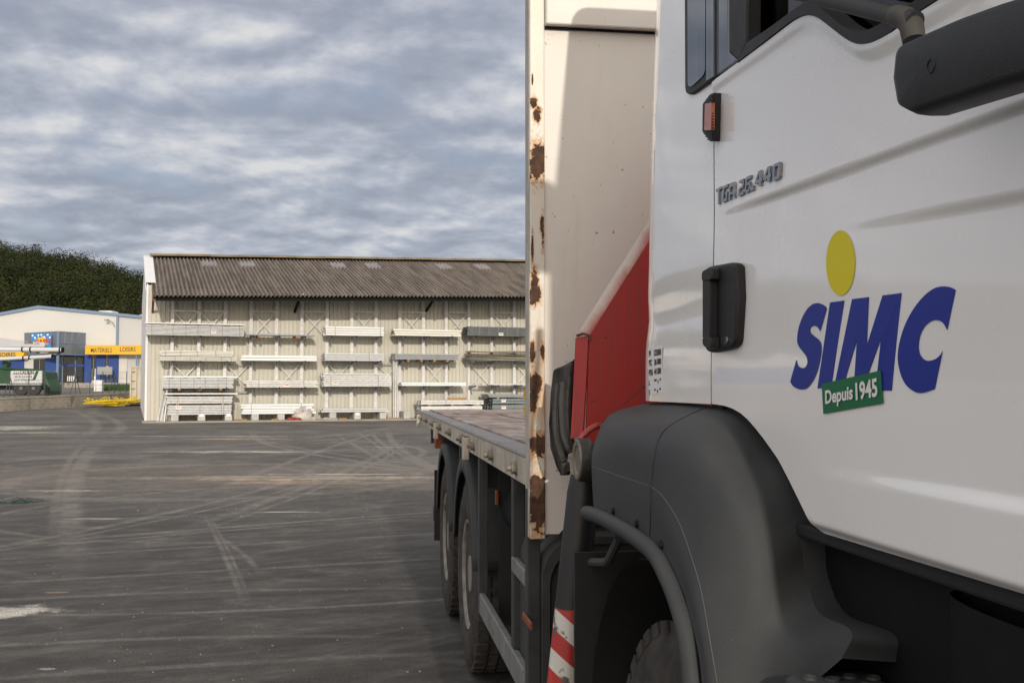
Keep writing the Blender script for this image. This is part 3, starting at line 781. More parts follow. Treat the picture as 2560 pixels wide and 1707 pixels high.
g = NG('cab_white_paint')
dn = g.noise(g.pos, 5, 6, 0.6); sp = g.noise(g.pos, 55, 4, 0.6); sk = g.noise(g.mapping(g.pos, scale=(6, 6, 0.8)), 2.5, 5)
c = g.mix(g.ramp(dn, 0.35, 0.75, 0, 0.35), (0.88, 0.875, 0.865), (0.85, 0.845, 0.835))
c = g.mix(g.ramp(sp, 0.735, 0.76, 0, 0.6), c, (0.42, 0.38, 0.33))
c = g.mix(g.ramp(sk, 0.6, 0.85, 0, 0.12), c, (0.66, 0.64, 0.60))
g.put(c, g.b.inputs['Base Color']); g.put(g.ramp(dn, 0.3, 0.7, 0.22, 0.30), g.b.inputs['Roughness'])
g.b.inputs['Specular IOR Level'].default_value = 0.5
g.b.inputs['Coat Weight'].default_value = 0.9; g.b.inputs['Coat Roughness'].default_value = 0.06
g.bump(g.noise(g.pos, 2.6, 2), 0.06, 0.05)
m_cab = g.m
m_plastic = mat('grey_moulded_plastic', (0.036, 0.040, 0.044), 0.52, 0, var=0.30, vscale=6, bump=0.22, bscale=420, base2=(0.052, 0.054, 0.055), dirt=((0.13, 0.12, 0.105), 0.70, 26), spec=0.3)
m_plastic_d = mat('dark_moulded_plastic', (0.010, 0.011, 0.012), 0.5, 0, var=0.3, vscale=8, bump=0.1, bscale=200, spec=0.15)
m_handle = mat('black_handle_plastic', (0.012, 0.012, 0.013), 0.5, 0, var=0.3, vscale=30, bump=0.1, bscale=300)
m_mirror = mat('mirror_shell_plastic', (0.012, 0.013, 0.014), 0.48, 0, var=0.25, vscale=12, bump=0.12, bscale=420)
m_blue = mat('decal_blue', (0.012, 0.028, 0.27), 0.40, spec=0.3)
m_yel = mat('decal_yellow', (0.70, 0.60, 0.012), 0.45, spec=0.25)
m_grn = mat('decal_green', (0.010, 0.145, 0.058), 0.40, spec=0.3)
m_wht = mat('decal_white', (0.80, 0.80, 0.80), 0.35)
m_ink = mat('decal_black', (0.015, 0.015, 0.015), 0.45)
m_chrome = mat('chrome_badge', (0.27, 0.28, 0.30), 0.22, 0.95)
m_amber = mat('amber_lens', (0.50, 0.13, 0.055), 0.25, coat=0.5, var=0.3, vscale=60)
m_amber_d = mat('dirty_amber_lens', (0.30, 0.075, 0.025), 0.4, var=0.4, vscale=40)
m_tyre = mat('tyre_rubber', (0.030, 0.029, 0.028), 0.85, 0, var=0.45, vscale=14, base2=(0.075, 0.068, 0.060), bump=0.3, bscale=90, spec=0.25)
m_rim = mat('dusty_steel_rim', (0.30, 0.29, 0.26), 0.6, 0.25, var=0.45, vscale=10, dirt=((0.13, 0.10, 0.075), 0.6, 7))
m_chassis = mat('grey_chassis_paint', (0.055, 0.057, 0.058), 0.6, 0.1, var=0.4, vscale=9, bump=0.2, bscale=60)
m_guard = mat('aluminium_side_guard', (0.26, 0.265, 0.26), 0.5, 0.35, var=0.35, vscale=10, dirt=((0.10, 0.085, 0.07), 0.62, 8))
m_grime = mat('oily_black_steel', (0.020, 0.020, 0.021), 0.5, 0.2, var=0.6, vscale=12, base2=(0.05, 0.046, 0.04), bump=0.3, bscale=60)
gl = NG('cab_glass')
gl.b.inputs['Base Color'].default_value = (0.075, 0.09, 0.115, 1); gl.b.inputs['Roughness'].default_value = 0.06
gl.b.inputs['Specular IOR Level'].default_value = 0.9; gl.b.inputs['IOR'].default_value = 1.6
gl.put(gl.mix(gl.ramp(gl.noise(gl.mapping(gl.pos, scale=(1, 22, 0.7)), 1.4, 4), 0.4, 0.75), (0.055, 0.07, 0.095), (0.14, 0.16, 0.19)), gl.b.inputs['Base Color'])
m_glass = gl.m
gl = NG('clear_window_glass')
tr = gl.N.new('ShaderNodeBsdfTransparent'); tr.inputs[0].default_value = (0.55, 0.6, 0.62, 1)
gs = gl.N.new('ShaderNodeBsdfGlossy'); gs.inputs['Roughness'].default_value = 0.03
fr = gl.N.new('ShaderNodeFresnel'); fr.inputs[0].default_value = 1.55
mx = gl.N.new('ShaderNodeMixShader'); gl.L.new(fr.outputs[0], mx.inputs[0]); gl.L.new(tr.outputs[0], mx.inputs[1]); gl.L.new(gs.outputs[0], mx.inputs[2])
gl.L.new(mx.outputs[0], gl.N['Material Output'].inputs[0])
m_pane = gl.m

# ---- cab door: outline measured on the door plane, creases as relief
def yz(u, v, X=XD):
    p = on_x(u, v, X); return p.y, p.z
SILL = [(1784, 196), (1845, 151), (1902, 110), (1945, 77), (1975, 54), (1998, 41), (2020, 36), (2040, 42), (2057, 53), (2085, 75), (2110, 94), (2128, 104), (2147, 109), (2168, 107), (2188, 100), (2224, 80), (2277, 40), (2363, -15), (2560, -150), (2900, -380), (3600, -800)]
LOW = [(1776, 1009), (1792, 1011), (1810, 1014), (1829, 1021), (1848, 1033), (1865, 1050), (1884, 1074), (1902, 1099), (1935, 1148), (1961, 1198), (1994, 1266), (2016, 1312), (2024, 1328), (2034, 1334), (2560, 1494), (3600, 1812)]
sill_yz = sorted(yz(u, v) for u, v in SILL)
low_yz = sorted(yz(u, v) for u, v in LOW)
def door_x(y, z):
    zc1 = 1.954 + (y - 1.989) * (0.040 / 0.956)
    zc2 = 1.842 + (y - 1.457) * (0.028 / 0.424)
    zc3 = 1.468
    r1 = sstep(2.05, 1.72, y); r2 = sstep(1.52, 1.10, y); r3 = sstep(1.62, 1.10, y)
    x = XD
    x += 0.0075 * r1 * sstep(zc1 + 0.003, zc1 - 0.011, z)
    x += 0.006 * r2 * sstep(zc2 + 0.005, zc2 - 0.011, z)
    x -= 0.009 * r3 * sstep(zc3 + 0.013, zc3 - 0.009, z)
    x += 0.012 * sstep(1.385, 1.368, z)
    x += 0.035 * max(0, z - 2.0) ** 2 + 0.010 * sstep(1.60, 2.0, z)
    zs = interp(sill_yz, y)
    x -= 0.006 * sstep(0.035, 0.0, zs - z)
    return x
y_rear, y_front = yz(1776, 600)[0], 0.55
rows = []
NJ = 230
for i in range(171):
    y = lerp(y_rear, y_front, (i / 170.0))
    z0, z1 = interp(low_yz, y), min(interp(sill_yz, y), 3.1)
    rows.append([Vector((door_x(y, lerp(z0, z1, j / NJ)), y, lerp(z0, z1, j / NJ))) for j in range(NJ + 1)])
door = MB().grid(rows).build('cab_door', m_cab, lorry, smooth='all', fix=False, solid=0.0)
# folded edges of the door skin
mb = MB()
edge = [r[0] for r in rows]; mb.grid([edge, [p + Vector((0.03, 0, 0.004)) for p in edge]])
edge = [r[-1] for r in rows]; mb.grid([edge, [p + Vector((0.035, 0, -0.004)) for p in edge]])
edge = rows[0]; mb.grid([edge, [p + Vector((0.03, -0.004, 0)) for p in edge]])
mb.build('door_return', m_cab, door, smooth='all', fix=False)
def on_door(u, v, proud=0.0012):
    X = XD + 0.02
    for _ in range(4):
        p = on_x(u, v, X); X = door_x(p.y, p.z)
    p = on_x(u, v, X - proud)
    return p

# ---- rear quarter of the cab and the rest of the cab shell
qb = 1.566
def quarter_pt(t, z):
    pts = [(XD, y_rear + 0.005), (XD, 2.34), (XD, 2.50), (XD + 0.003, 2.56), (XD + 0.010, 2.592), (XD + 0.025, 2.612), (XD + 0.06, 2.622), (XD + 0.19, 2.625)]
    x, y = pts[t]
    k = max(0, z - 1.75) * 0.055
    if t > 0: y -= k * min(1, t / 2)
    x += 0.035 * max(0, z - 2.0) ** 2 + 0.010 * sstep(1.60, 2.0, z)
    x += 0.006 * math.exp(-((z - 1.77) / 0.045) ** 2) if t < 7 else 0
    return Vector((x, y, z))
zs_ = [qb + (3.1 - qb) * j / 60.0 for j in range(61)]
MB().grid([[quarter_pt(t, z) for z in zs_] for t in range(8)]).build('cab_rear_quarter', m_cab, lorry, smooth='all', fix=False)
mb = MB()
bot = [quarter_pt(t, qb) for t in range(8)]
mb.grid([bot, [Vector((p.x + 0.02, min(p.y, 2.60), qb + 0.002)) for p in bot]])
mb.build('quarter_underside', m_plastic_d, lorry)
MB().box(XD + 0.012, XD + 0.03, y_rear - 0.035, y_rear + 0.035, 1.38, 3.0).build('door_pillar', m_plastic_d, lorry)
MB().box(XD + 0.185, 2.77, 2.55, 2.61, 1.40, 3.15).build('cab_rear_wall', m_cab, lorry, bevel=0.02)
MB().box(0.735, 2.93, 0.30, 2.55, 3.10, 3.22).build('cab_roof', m_cab, lorry, bevel=0.06, segs=4)
MB().box(2.90, 2.95, 0.36, 2.60, 1.40, 3.10).build('cab_far_side', m_cab, lorry, bevel=0.01)
MB().box(0.80, 2.90, 0.35, 2.55, 1.36, 1.40).build('cab_floor', m_plastic_d, lorry)
MB().box(0.80, 2.88, 0.30, 0.34, 0.75, 2.05).build('cab_front', m_cab, lorry, bevel=0.015)
MB().box(0.82, 2.86, 0.31, 0.33, 2.06, 3.09).build('windscreen', m_pane, lorry)
MB().box(0.60, 3.06, -0.22, 0.28, 0.32, 1.30).build('front_bumper', m_plastic, lorry, bevel=0.08, segs=4)
MB().box(0.725, 0.82, 0.24, 0.56, 1.32, 3.1).build('cab_corner', m_cab, lorry, bevel=0.04, segs=4)
mb = MB(); mb.box(1.0, 1.5, 1.55, 2.05, 1.75, 1.95); mb.box(1.0, 1.5, 2.02, 2.18, 1.9, 2.6)
mb.build('driver_seat', m_plastic_d, lorry, bevel=0.05, segs=3)

# ---- window frame and glass
def strip(outer, inner, x0, x1):
    """frame between two pixel lines, from plane x0 (outside) to x1"""
    mb = MB(); a = [on_x(u, v, x0) for u, v in outer]; b = [on_x(u, v, x0) for u, v in inner]
    mb.grid([[p + Vector((0.004, 0, -0.002)) for p in a], a, b, [p + Vector((x1 - x0, 0, 0)) for p in b]])
    return mb
outer = catmull([Vector((u, v, 0)) for u, v in [(1842, 155)] + SILL[2:18]], 3)
inn = [(1866, 108), (1884, 96), (1905, 82), (1935, 61), (1962, 41), (1990, 20), (2010, 9), (2030, 10), (2050, 20), (2075, 40), (2098, 60), (2122, 73), (2150, 78), (2172, 74), (2205, 57), (2250, 26), (2320, -20)]
inner = catmull([Vector((u, v, 0)) for u, v in inn], 3)
fr_ = strip([(p.x, p.y + 1) for p in outer], [(p.x, p.y) for p in inner], XD + 0.003, XD + 0.035).build('window_frame', m_handle, door, smooth=True, fix=False)
pil = [(1790, -260), (1818, -260), (1820, 130), (1846, 151), (1786, 194)]
MB().prism([on_x(u, v, XD + 0.008) for u, v in pil], (0.02, 0, 0)).build('window_pillar', m_glass, door, bevel=0.003)
pil = [(1819, -260), (1870, -260), (1866, 108), (1847, 150), (1836, 143), (1823, 125)]
MB().prism([on_x(u, v, XD + 0.003) for u, v in pil], (0.03, 0, 0)).build('window_frame', m_handle, door, bevel=0.004)
pan = [(1862, -260), (1860, 118)] + inn[1:] + [(2330, -260)]
MB().prism([on_x(u, v + 3, XD + 0.045) for u, v in pan], (0.004, 0, 0)).build('window_pane', m_pane, door)
# rear quarter light: rubber frame with pane
def rounded(poly, r=0.25, n=5):
    """round the corners of a pixel polygon; poly entries (u, v) or (u, v, radius px)"""
    out = []
    N_ = len(poly)
    for i in range(N_):
        p = Vector(poly[i][:2]); a = Vector(poly[i - 1][:2]); b = Vector(poly[(i + 1) % N_][:2])
        rad = poly[i][2] if len(poly[i]) > 2 else 0
        if not rad: out.append((p.x, p.y)); continue
        pa = p + (a - p).normalized() * min(rad, (a - p).length * 0.48); pb = p + (b - p).normalized() * min(rad, (b - p).length * 0.48)
        for k in range(n + 1):
            t = k / n; q = pa * (1 - t) ** 2 + p * 2 * t * (1 - t) + pb * t * t
            out.append((q.x, q.y))
    return out
quarter = bpy.data.objects['cab_rear_quarter']
qf = rounded([(1710, -260), (1785, -260), (1785, 196), (1712, 248, 30)])
MB().prism([on_x(u, v, XD + 0.004) for u, v in qf], (0.03, 0, 0)).build('quarter_light_frame', m_handle, quarter, bevel=0.003)
qp = rounded([(1718, -260), (1765, -260, 0), (1762, 186, 14), (1719, 226, 22)])
MB().prism([on_x(u, v, XD + 0.0015) for u, v in qp], (0.003, 0, 0)).build('quarter_light_pane', m_glass, quarter)
qs = [(1766, -260), (1783, -260), (1783, 192), (1765, 203)]
MB().prism([on_x(u, v, XD + 0.002) for u, v in qs], (0.003, 0, 0)).build('quarter_light_edge', m_glass, quarter)

# ---- badge, logo, plates (relief and print on the door)
NX = Vector((-1, 0, 0))
badge = [('T', 1795, 514, 1808, 507, 1808, 466, 1795, 474), ('G', 1810, 507, 1823, 500, 1825, 460, 1812, 467), ('A', 1826, 501, 1842, 494, 1842, 454, 1828, 460),
         ('2', 1850, 492, 1864, 485, 1866, 446, 1853, 452), ('6', 1867, 484, 1880, 477, 1882, 438, 1869, 444), ('.', 1881, 478, 1889, 474, 1889, 464, 1881, 468),
         ('4', 1891, 471, 1910, 462, 1910, 424, 1895, 432), ('4', 1912, 461, 1932, 452, 1933, 414, 1918, 421), ('0', 1936, 454, 1955, 446, 1957, 404, 1938, 412)]
GL = {'T': [(0, .83, 1, 1), (.36, 0, .64, .83)], 'G': [(0, 0, .26, 1), (.26, .83, 1, 1), (.26, 0, 1, .17), (.74, .17, 1, .52), (.52, .37, .74, .52)],
      'A': [(0, 0, .26, .9), (.74, 0, 1, .9), (.1, .9, .9, 1), (.26, .74, .74, .9), (.26, .28, .74, .42)], '2': [(0, .84, .9, 1), (.74, .56, 1, .84), (.2, .42, .9, .56), (0, .16, .26, .46), (0, 0, 1, .16)],
      '6': [(0, .08, .26, .92), (.1, .92, 1, 1), (.26, .80, 1, .92), (.26, .44, .9, .58), (.74, .12, 1, .44), (.26, .12, .74, .14), (.1, 0, .9, .12)], '.': [(0, 0, 1, 1)],
      '0': [(0, .08, .27, .92), (.73, .08, 1, .92), (.1, .86, .9, 1), (.1, 0, .9, .14)]}
GL['0'] = [(0, .1, .27, .9), (.73, .1, 1, .9), (.12, .9, .88, 1), (.27, .8, .73, .9), (.12, 0, .88, .1), (.27, .1, .73, .2)]
for ch, u0, v0, u1, v1, u2, v2, u3, v3 in badge:
    cs = [on_door(u, v, 0.0005) for u, v in ((u0, v0), (u1, v1), (u2, v2), (u3, v3))]
    qm = quad_map(*cs); mb = MB()
    polys = [[(a, b), (c, b), (c, d), (a, d)] for a, b, c, d in GL[ch]] if ch in GL else [[(.58, 0), (.9, 0), (.9, 1), (.58, 1)], [(0, .24), (.58, .24), (.58, .46), (.30, .46), (.58, .82), (.58, 1), (.42, 1), (0, .42)], [(.9, .24), (1.05, .24), (1.05, .46), (.9, .46)]]
    for pl in polys:
        mb.prism([qm(x, y) for x, y in pl], NX * 0.0045)
    mb.build('badge_letter', m_chrome, door)
def zb(x, y):
    return 1600 + x / 2.45, 560 + y / 2.45
def decal(poly, m, name, proud=0.0012, parent=None):
    pts = [on_door(*zb(x, y), proud) for x, y in poly]
    n = len(pts)
    mb = MB().prism(pts, (0.0005, 0, 0))
    return mb.build(name, m, parent or door, fix=True)
def smooth_poly(pts, sharp, n=4):
    """catmull between points, keeping the listed corner indices sharp"""
    out = []; N_ = len(pts)
    cs = sorted(sharp)
    for a, b in zip(cs, cs[1:] + [cs[0] + N_]):
        seg = [Vector((*pts[i % N_], 0)) for i in range(a, b + 1)]
        sm = catmull(seg, n) if len(seg) > 2 else seg
        out += [(p.x, p.y) for p in sm[:-1]]
    return out
S_ = [(1143, 518), (1130, 500), (1090, 484), (1050, 495), (1010, 540), (975, 620), (962, 700), (970, 745), (1000, 785), (1020, 815), (1025, 850), (1010, 878), (985, 880), (965, 862), (957, 832), (919, 965), (940, 995), (980, 1012), (1020, 1005), (1055, 965), (1085, 900), (1105, 815), (1110, 745), (1095, 710), (1065, 685), (1045, 665), (1042, 640), (1055, 625), (1075, 624), (1092, 637), (1103, 656)]
C_ = [(1931, 403), (1900, 388), (1848, 382), (1790, 400), (1720, 460), (1650, 560), (1600, 680), (1578, 800), (1590, 900), (1625, 980), (1680, 1025), (1730, 1033), (1803, 1010), (1852, 778), (1835, 805), (1800, 830), (1755, 836), (1720, 810), (1705, 760), (1712, 690), (1740, 630), (1780, 595), (1820, 588), (1855, 605), (1880, 648)]
decal(smooth_poly(S_, [0, 14, 15, 30]), m_blue, 'logo_letter')
decal([(1163, 480), (1250, 468), (1170, 1000), (1086, 1006)], m_blue, 'logo_letter')
decal([(1298, 460), (1400, 447), (1388, 745), (1485, 437), (1600, 422), (1540, 1019), (1440, 1019), (1475, 702), (1368, 1000), (1308, 1004), (1328, 710), (1240, 1005), (1186, 1008)], m_blue, 'logo_letter')
decal(smooth_poly(C_, [0, 12, 13, 24]), m_blue, 'logo_letter')
mb = MB(); ctr = on_door(*zb(1228, 238)); rings = []
for rr in (0.5, 0.75, 1.0):
    rings.append([on_door(*zb(1228 + 89 * rr * math.cos(2 * math.pi * k / 48), 238 + 199 * rr * math.sin(2 * math.pi * k / 48))) for k in range(49)])
mb.grid(rings); mb.add([p for p in rings[0][:-1]], [tuple(range(48))])
mb.build('logo_disc', m_yel, door, fix=True)
plate = decal([(1112, 978), (1474, 896), (1486, 1097), (1122, 1162)], m_grn, 'anniversary_plate', 0.0026)
text_on('Depuis', [on_door(*zb(x, y), 0.0036) for x, y in ((1135, 1128), (1303, 1098), (1303, 985), (1133, 1020))], m_wht, plate, bold=0.03)
text_on('1945', [on_door(*zb(x, y), 0.0036) for x, y in ((1322, 1082), (1455, 1058), (1451, 940), (1318, 972))], m_wht, plate, bold=0.03)
# weight table on the rear quarter
def on_q(u, v, proud=0.0012):
    return on_x(u, v, XD - proud)
tb = MB().prism([on_q(u, v, 0.0004) for u, v in [(1621, 868), (1656, 864), (1653, 985), (1622, 988)]], (0.0004, 0, 0)).build('weight_table', m_wht, quarter)
for a, b, v0, h in (('PV', '12580', 874, 17), ('PTC', '26 000', 897, 17), ('PTRA', '44 500', 921, 17), ('L', '-- , -', 948, 14), ('S', '- , -', 972, 13)):
    text_on(a, [on_q(u, v) for u, v in ((1622, v0 + h + 2), (1622 + 2.5 * len(a), v0 + h), (1622 + 2.5 * len(a), v0 + 1), (1622, v0 + 3))], m_ink, tb, bold=0.04)
    text_on(b, [on_q(u, v) for u, v in ((1635, v0 + h - 1), (1652, v0 + h - 4), (1652, v0 - 3), (1635, v0))], m_ink, tb, bold=0.05)

# ---- door handle, side marker lamp
def slab(poly, x0, x1, m, name, parent, bevel=0.004, segs=3):
    return MB().prism([on_x(u, v, x0) for u, v in poly], (x1 - x0, 0, 0)).build(name, m, parent, smooth=True, bevel=bevel, segs=segs)
outerh = rounded([(1757, 668, 22), (1836, 654, 16), (1841, 744), (1837, 868, 22), (1768, 884, 18), (1756, 858, 10)], n=6)
slab(outerh, XD - 0.012, XD + 0.01, m_handle, 'door_handle', door, 0.006)
hd = [o for o in door.children if o.name.startswith('door_handle')][0]
slab(rounded([(1774, 690, 6), (1793, 690, 6), (1793, 842, 6), (1774, 842, 6)]), XD - 0.0135, XD - 0.011, m_dark, 'handle_recess', hd, 0.001, 1)
slab(rounded([(1756, 684, 5), (1773, 680, 5), (1773, 850, 5), (1756, 846, 5)]), XD - 0.030, XD - 0.0125, m_handle, 'grip_bar', hd, 0.005)
slab(rounded([(1754, 678, 8), (1776, 668, 8), (1776, 700, 4), (1754, 702, 4)]), XD - 0.032, XD - 0.0125, m_handle, 'grip_pivot', hd, 0.004)
slab(rounded([(1802, 842, 9), (1818, 840, 9), (1818, 862, 9), (1802, 864, 9)]), XD - 0.0145, XD - 0.011, m_chrome, 'lock_barrel', hd, 0.001, 1)
slab(rounded([(1755, 846, 4), (1776, 842, 4), (1776, 870, 4), (1757, 866, 8)]), XD - 0.031, XD - 0.0125, m_handle, 'grip_pivot', hd, 0.004)
lampo = [(1756, 260), (1774, 236), (1783, 232), (1781, 352), (1774, 354), (1755, 330)]
lb = slab(lampo, XD - 0.006, XD + 0.012, m_handle, 'side_marker', quarter, 0.002)
for k in range(16):
    v = 240 + k * 7.2
    mb = MB().prism([on_x(u, vv, XD - 0.012) for u, vv in ((1757 + max(0, (258 - v) * 0.75) + max(0, (v - 330) * 0.6), v), (1780, v - 1), (1780, v + 2), (1757 + max(0, (258 - v) * 0.75) + max(0, (v - 330) * 0.6), v + 3))], (0.004, 0, 0))
    mb.build('rib', m_handle, lb)
slab(rounded([(1762, 260, 2), (1778, 257, 2), (1777, 326, 2), (1760, 326, 2)]), XD - 0.014, XD - 0.006, m_amber, 'lens', lb, 0.002)

# ---- grey wheel arch: lofted between four measured rails
ST = [((1484, 1270), (1479, 1165), (1484, 1118), (1502, 1064)), ((1520, 1290), (1515, 1178), (1516, 1095), (1526, 1036)),
      ((1556, 1309), (1550, 1190), (1556, 1082), (1566, 1020)), ((1595, 1329), (1590, 1201), (1600, 1078), (1618, 1009)),
      ((1625, 1347), (1626, 1213), (1645, 1080), (1690, 1006)), ((1648, 1368), (1650, 1232), (1700, 1083), (1765, 1012)),
      ((1665, 1388), (1668, 1252), (1742, 1100), (1812, 1017)), ((1682, 1420), (1686, 1282), (1774, 1130), (1850, 1034)),
      ((1696, 1451), (1702, 1312), (1798, 1165), (1882, 1066)), ((1712, 1490), (1724, 1374), (1826, 1220), (1912, 1108)),
      ((1723, 1532), (1739, 1420), (1858, 1300), (1966, 1200)), ((1740, 1600), (1761, 1510), (1886, 1400), (2000, 1335)),
      ((1749, 1650), (1777, 1590), (1902, 1480), (2013, 1430)), ((1755, 1707), (1793, 1707), (1915, 1580), (2046, 1528)),
      ((1760, 1800), (1802, 1800), (1935, 1665), (2128, 1576)), ((1765, 1950), (1810, 1950), (1940, 1790), (2105, 1645))]
XA = [0.572] * 16
XB = [0.574, 0.573, 0.572, 0.572, 0.572, 0.573, 0.574, 0.576, 0.578, 0.580, 0.582, 0.584, 0.585, 0.586, 0.586, 0.586]
XC = [0.590, 0.588, 0.588, 0.592, 0.598, 0.606, 0.614, 0.622, 0.630, 0.638, 0.648, 0.656, 0.660, 0.662, 0.664, 0.665]
XE = [0.640, 0.660, 0.690, 0.720, 0.728, 0.730, 0.733, 0.735, 0.737, 0.740, 0.742, 0.746, 0.750, 0.742, 0.722, 0.705]
rails = []
for k, XX in enumerate((XA, XB, XC, XE)):
    rails.append(catmull([on_x(ST[i][k][0], ST[i][k][1], XX[i]) for i in range(16)], 6))
rows = []
for i in range(len(rails[0])):
    a, b, c_, d = (rails[k][i] for k in range(4))
    rows.append(catmull([a, b, c_, d], 8))
arch = MB().grid(rows).build('wheel_arch', m_plastic, lorry, smooth='all', fix=False)
mb = MB()
mb.grid([[r[-1] for r in rows], [r[-1] + Vector((0.10, 0.0, -0.01)) for r in rows]])
mb.grid([[r[0] for r in rows], [r[0] + Vector((0.05, 0, 0.004)) for r in rows]])
mb.grid([rows[0], [p + Vector((0.30, 0.01, 0)) for p in rows[0]]])
mb.build('arch_return', m_plastic, arch, smooth='all', fix=False)
m_seam = mat('panel_gap', (0.012, 0.012, 0.013), 0.8)
m_ridge_highlight = mat('ridge_highlight', (0.10, 0.10, 0.10), 0.5, var=0.3, vscale=12)  # paler than the arch: highlight along the moulded ridge put into the colour
def near_arch(u, v):
    best = None
    for r in rows:
        for p in r:
            pass
    return best
from mathutils.bvhtree import BVHTree
_av = [p for r in rows for p in r]; _n = len(rows[0])
_bv = BVHTree.FromPolygons([tuple(p) for p in _av], [(i * _n + j, i * _n + j + 1, (i + 1) * _n + j + 1, (i + 1) * _n + j) for i in range(len(rows) - 1) for j in range(_n - 1)])
def on_arch(u, v):
    h = _bv.ray_cast(EYE, ray(u, v).normalized())
    return h[0]
def arch_line(pts, r, m, name, n=4):
    sm = catmull([Vector((u, v, 0)) for u, v in pts], n)
    ps = [q for q in (on_arch(p.x, p.y) for p in sm) if q is not None]
    if len(ps) > 2: MB().tube(ps, r, 6).build(name, m, arch, smooth=True)
arch_line([(1764, 1019), (1725, 1036), (1680, 1061), (1656, 1083), (1642, 1115), (1634, 1165), (1629, 1212), (1627, 1280), (1625, 1340)], 0.0016, m_seam, 'seam')
arch_line([(1481, 1166), (1550, 1190), (1620, 1213)], 0.0011, m_ridge_highlight, 'ridge')
arch_line([(1626, 1215), (1656, 1239), (1696, 1302), (1723, 1374), (1750, 1464), (1768, 1559), (1793, 1706)], 0.0010, m_ridge_highlight, 'ridge')
for u, v in ((1535, 1277), (1594, 1309), (1655, 1361), (1717, 1520), (1482, 1250)):
    p = on_arch(u, v)
    if p: MB().lathe([(0.0, -0.006), (0.007, -0.005), (0.009, 0.0), (0.009, 0.003)], p, (1, 0, 0), 10).build('clip', m_plastic_d, arch, smooth=True)
# rubber lip round the wheel opening, bracket, mudflap, liner
lip = catmull([on_x(u, v, 0.566) for u, v in ((1462, 1280), (1492, 1288), (1524, 1303), (1560, 1323), (1597, 1347), (1639, 1384), (1668, 1436), (1695, 1502), (1717, 1584), (1732, 1707), (1740, 1830), (1746, 2000))], 5)
MB().tube(lip, [0.012] + [0.0185] * (len(lip) - 1), 14).build('arch_lip', m_plastic, lorry, smooth=True)
br = catmull([on_x(u, v, 0.60) for u, v in ((1548, 1345), (1535, 1372), (1523, 1396), (1512, 1405), (1468, 1406), (1456, 1424))], 3)
MB().tube(br, 0.011, 8).build('flap_bracket', m_chassis, lorry, smooth=True)
MB().box(0.556, 1.02, 2.70, 2.715, 0.30, 1.165).build('mudflap', m_black, lorry)
mb = MB(); rws = []
for k in range(17):
    an = R(-10 + 200 * k / 16)
    y, z = 2.10 - 0.64 * math.cos(an), 0.60 + 0.64 * math.sin(an)
    rws.append([Vector((x, y, z)) for x in (0.60, 1.05)])
mb.grid(rws).build('arch_liner', m_black, lorry, smooth='all', fix=False)
MB().box(1.05, 1.07, 1.3, 2.75, 0.25, 1.35).build('inner_guard', m_black, lorry)

# ---- step well under the door
MB().box(0.79, 0.81, 0.2, 1.80, 0.30, 1.385).build('step_well', m_plastic_d, lorry)
mb = MB(); rws = []
for i in range(13):
    an = math.pi * i / 12
    rws.append([Vector((0.79 - 0.055 * math.sin(an), 1.10 - 0.20 * math.cos(an), z)) for z in (0.35, 1.10, 1.28, 1.33)])
mb.grid(rws).build('step_well_pad', m_plastic_d, lorry, smooth='all', fix=False)
MB().box(0.74, 0.80, 0.3, 1.72, 1.345, 1.368).build('sill_seal', m_black, lorry, bevel=0.006)
stp = MB()
ptop = on_x(2070, 1680, 0.66).z
ptop -= 0.034
stp.box(0.645, 0.79, 0.5, on_x(1972, 1690, 0.66).y, ptop - 0.09, ptop)
step_o = stp.build('step', m_plastic, lorry, bevel=0.02, segs=3)
for iy in range(6):
    for ix in range(4):
        MB().lathe([(0.006, 0.0), (0.0105, 0.004), (0.012, 0.0)], (0.672 + ix * 0.032, on_x(1972, 1690, 0.66).y - 0.05 - iy * 0.05 - 0.012 * (ix % 2), ptop), (0, 0, 1), 14).build('tread_ring', m_chassis, step_o, smooth=True)

# ---- mirror and its arm
def oy(u, v, Y): return on_y(u, v, Y)
hs = rounded([(2264, 118, 26), (2363, 74, 20), (2437, 42, 20), (2560, -2), (2700, -45), (2700, 172), (2560, 214), (2310, 292, 12), (2268, 272, 14), (2256, 200)], n=5)
XM = 0.612
fr0 = [on_x(u, v, XM) for u, v in hs]
cen = sum(fr0, Vector()) / len(fr0)
mb = MB(); rws = []
for dy, sc in ((-0.022, 0.0), (-0.022, 0.80), (-0.018, 0.92), (-0.006, 0.985), (0.010, 1.0), (0.030, 0.985), (0.036, 0.93)):
    rws.append([cen + (p - cen) * sc + Vector((dy * 0.8, 0, 0)) for p in fr0 + [fr0[0]]])
mb.grid(rws)
mirror = mb.build('mirror_housing', m_mirror, lorry, smooth='all')
gl_ = MB().prism([cen + (p - cen) * 0.88 for p in fr0], (0.003, 0, 0)).build('mirror_glass', m_glass, mirror)
gl_.location.x += 0.028
cc = on_x(2327, 167, XM - 0.0178)
MB().lathe([(0.0068, 0.0), (0.0074, -0.0010), (0.0080, 0.0)], cc, (1, 0, 0), 24).build('round_cover', m_mirror, mirror, smooth=True)
e0, e1 = on_x(1830, -60, 0.650), on_x(2345, 66, XM + 0.012)
MB().tube([e0, lerp(e0, e1, 0.35), lerp(e0, e1, 0.7), lerp(e0, e1, 0.93)], [0.0135, 0.0130, 0.0120, 0.0110], 16).build('mirror_arm', m_mirror, lorry, smooth=True)
m_cuff = mat('weathered_cuff', (0.055, 0.052, 0.044), 0.6, var=0.3, vscale=30)
d_ = (e1 - e0).normalized()
q0 = lerp(e0, e1, 0.86)
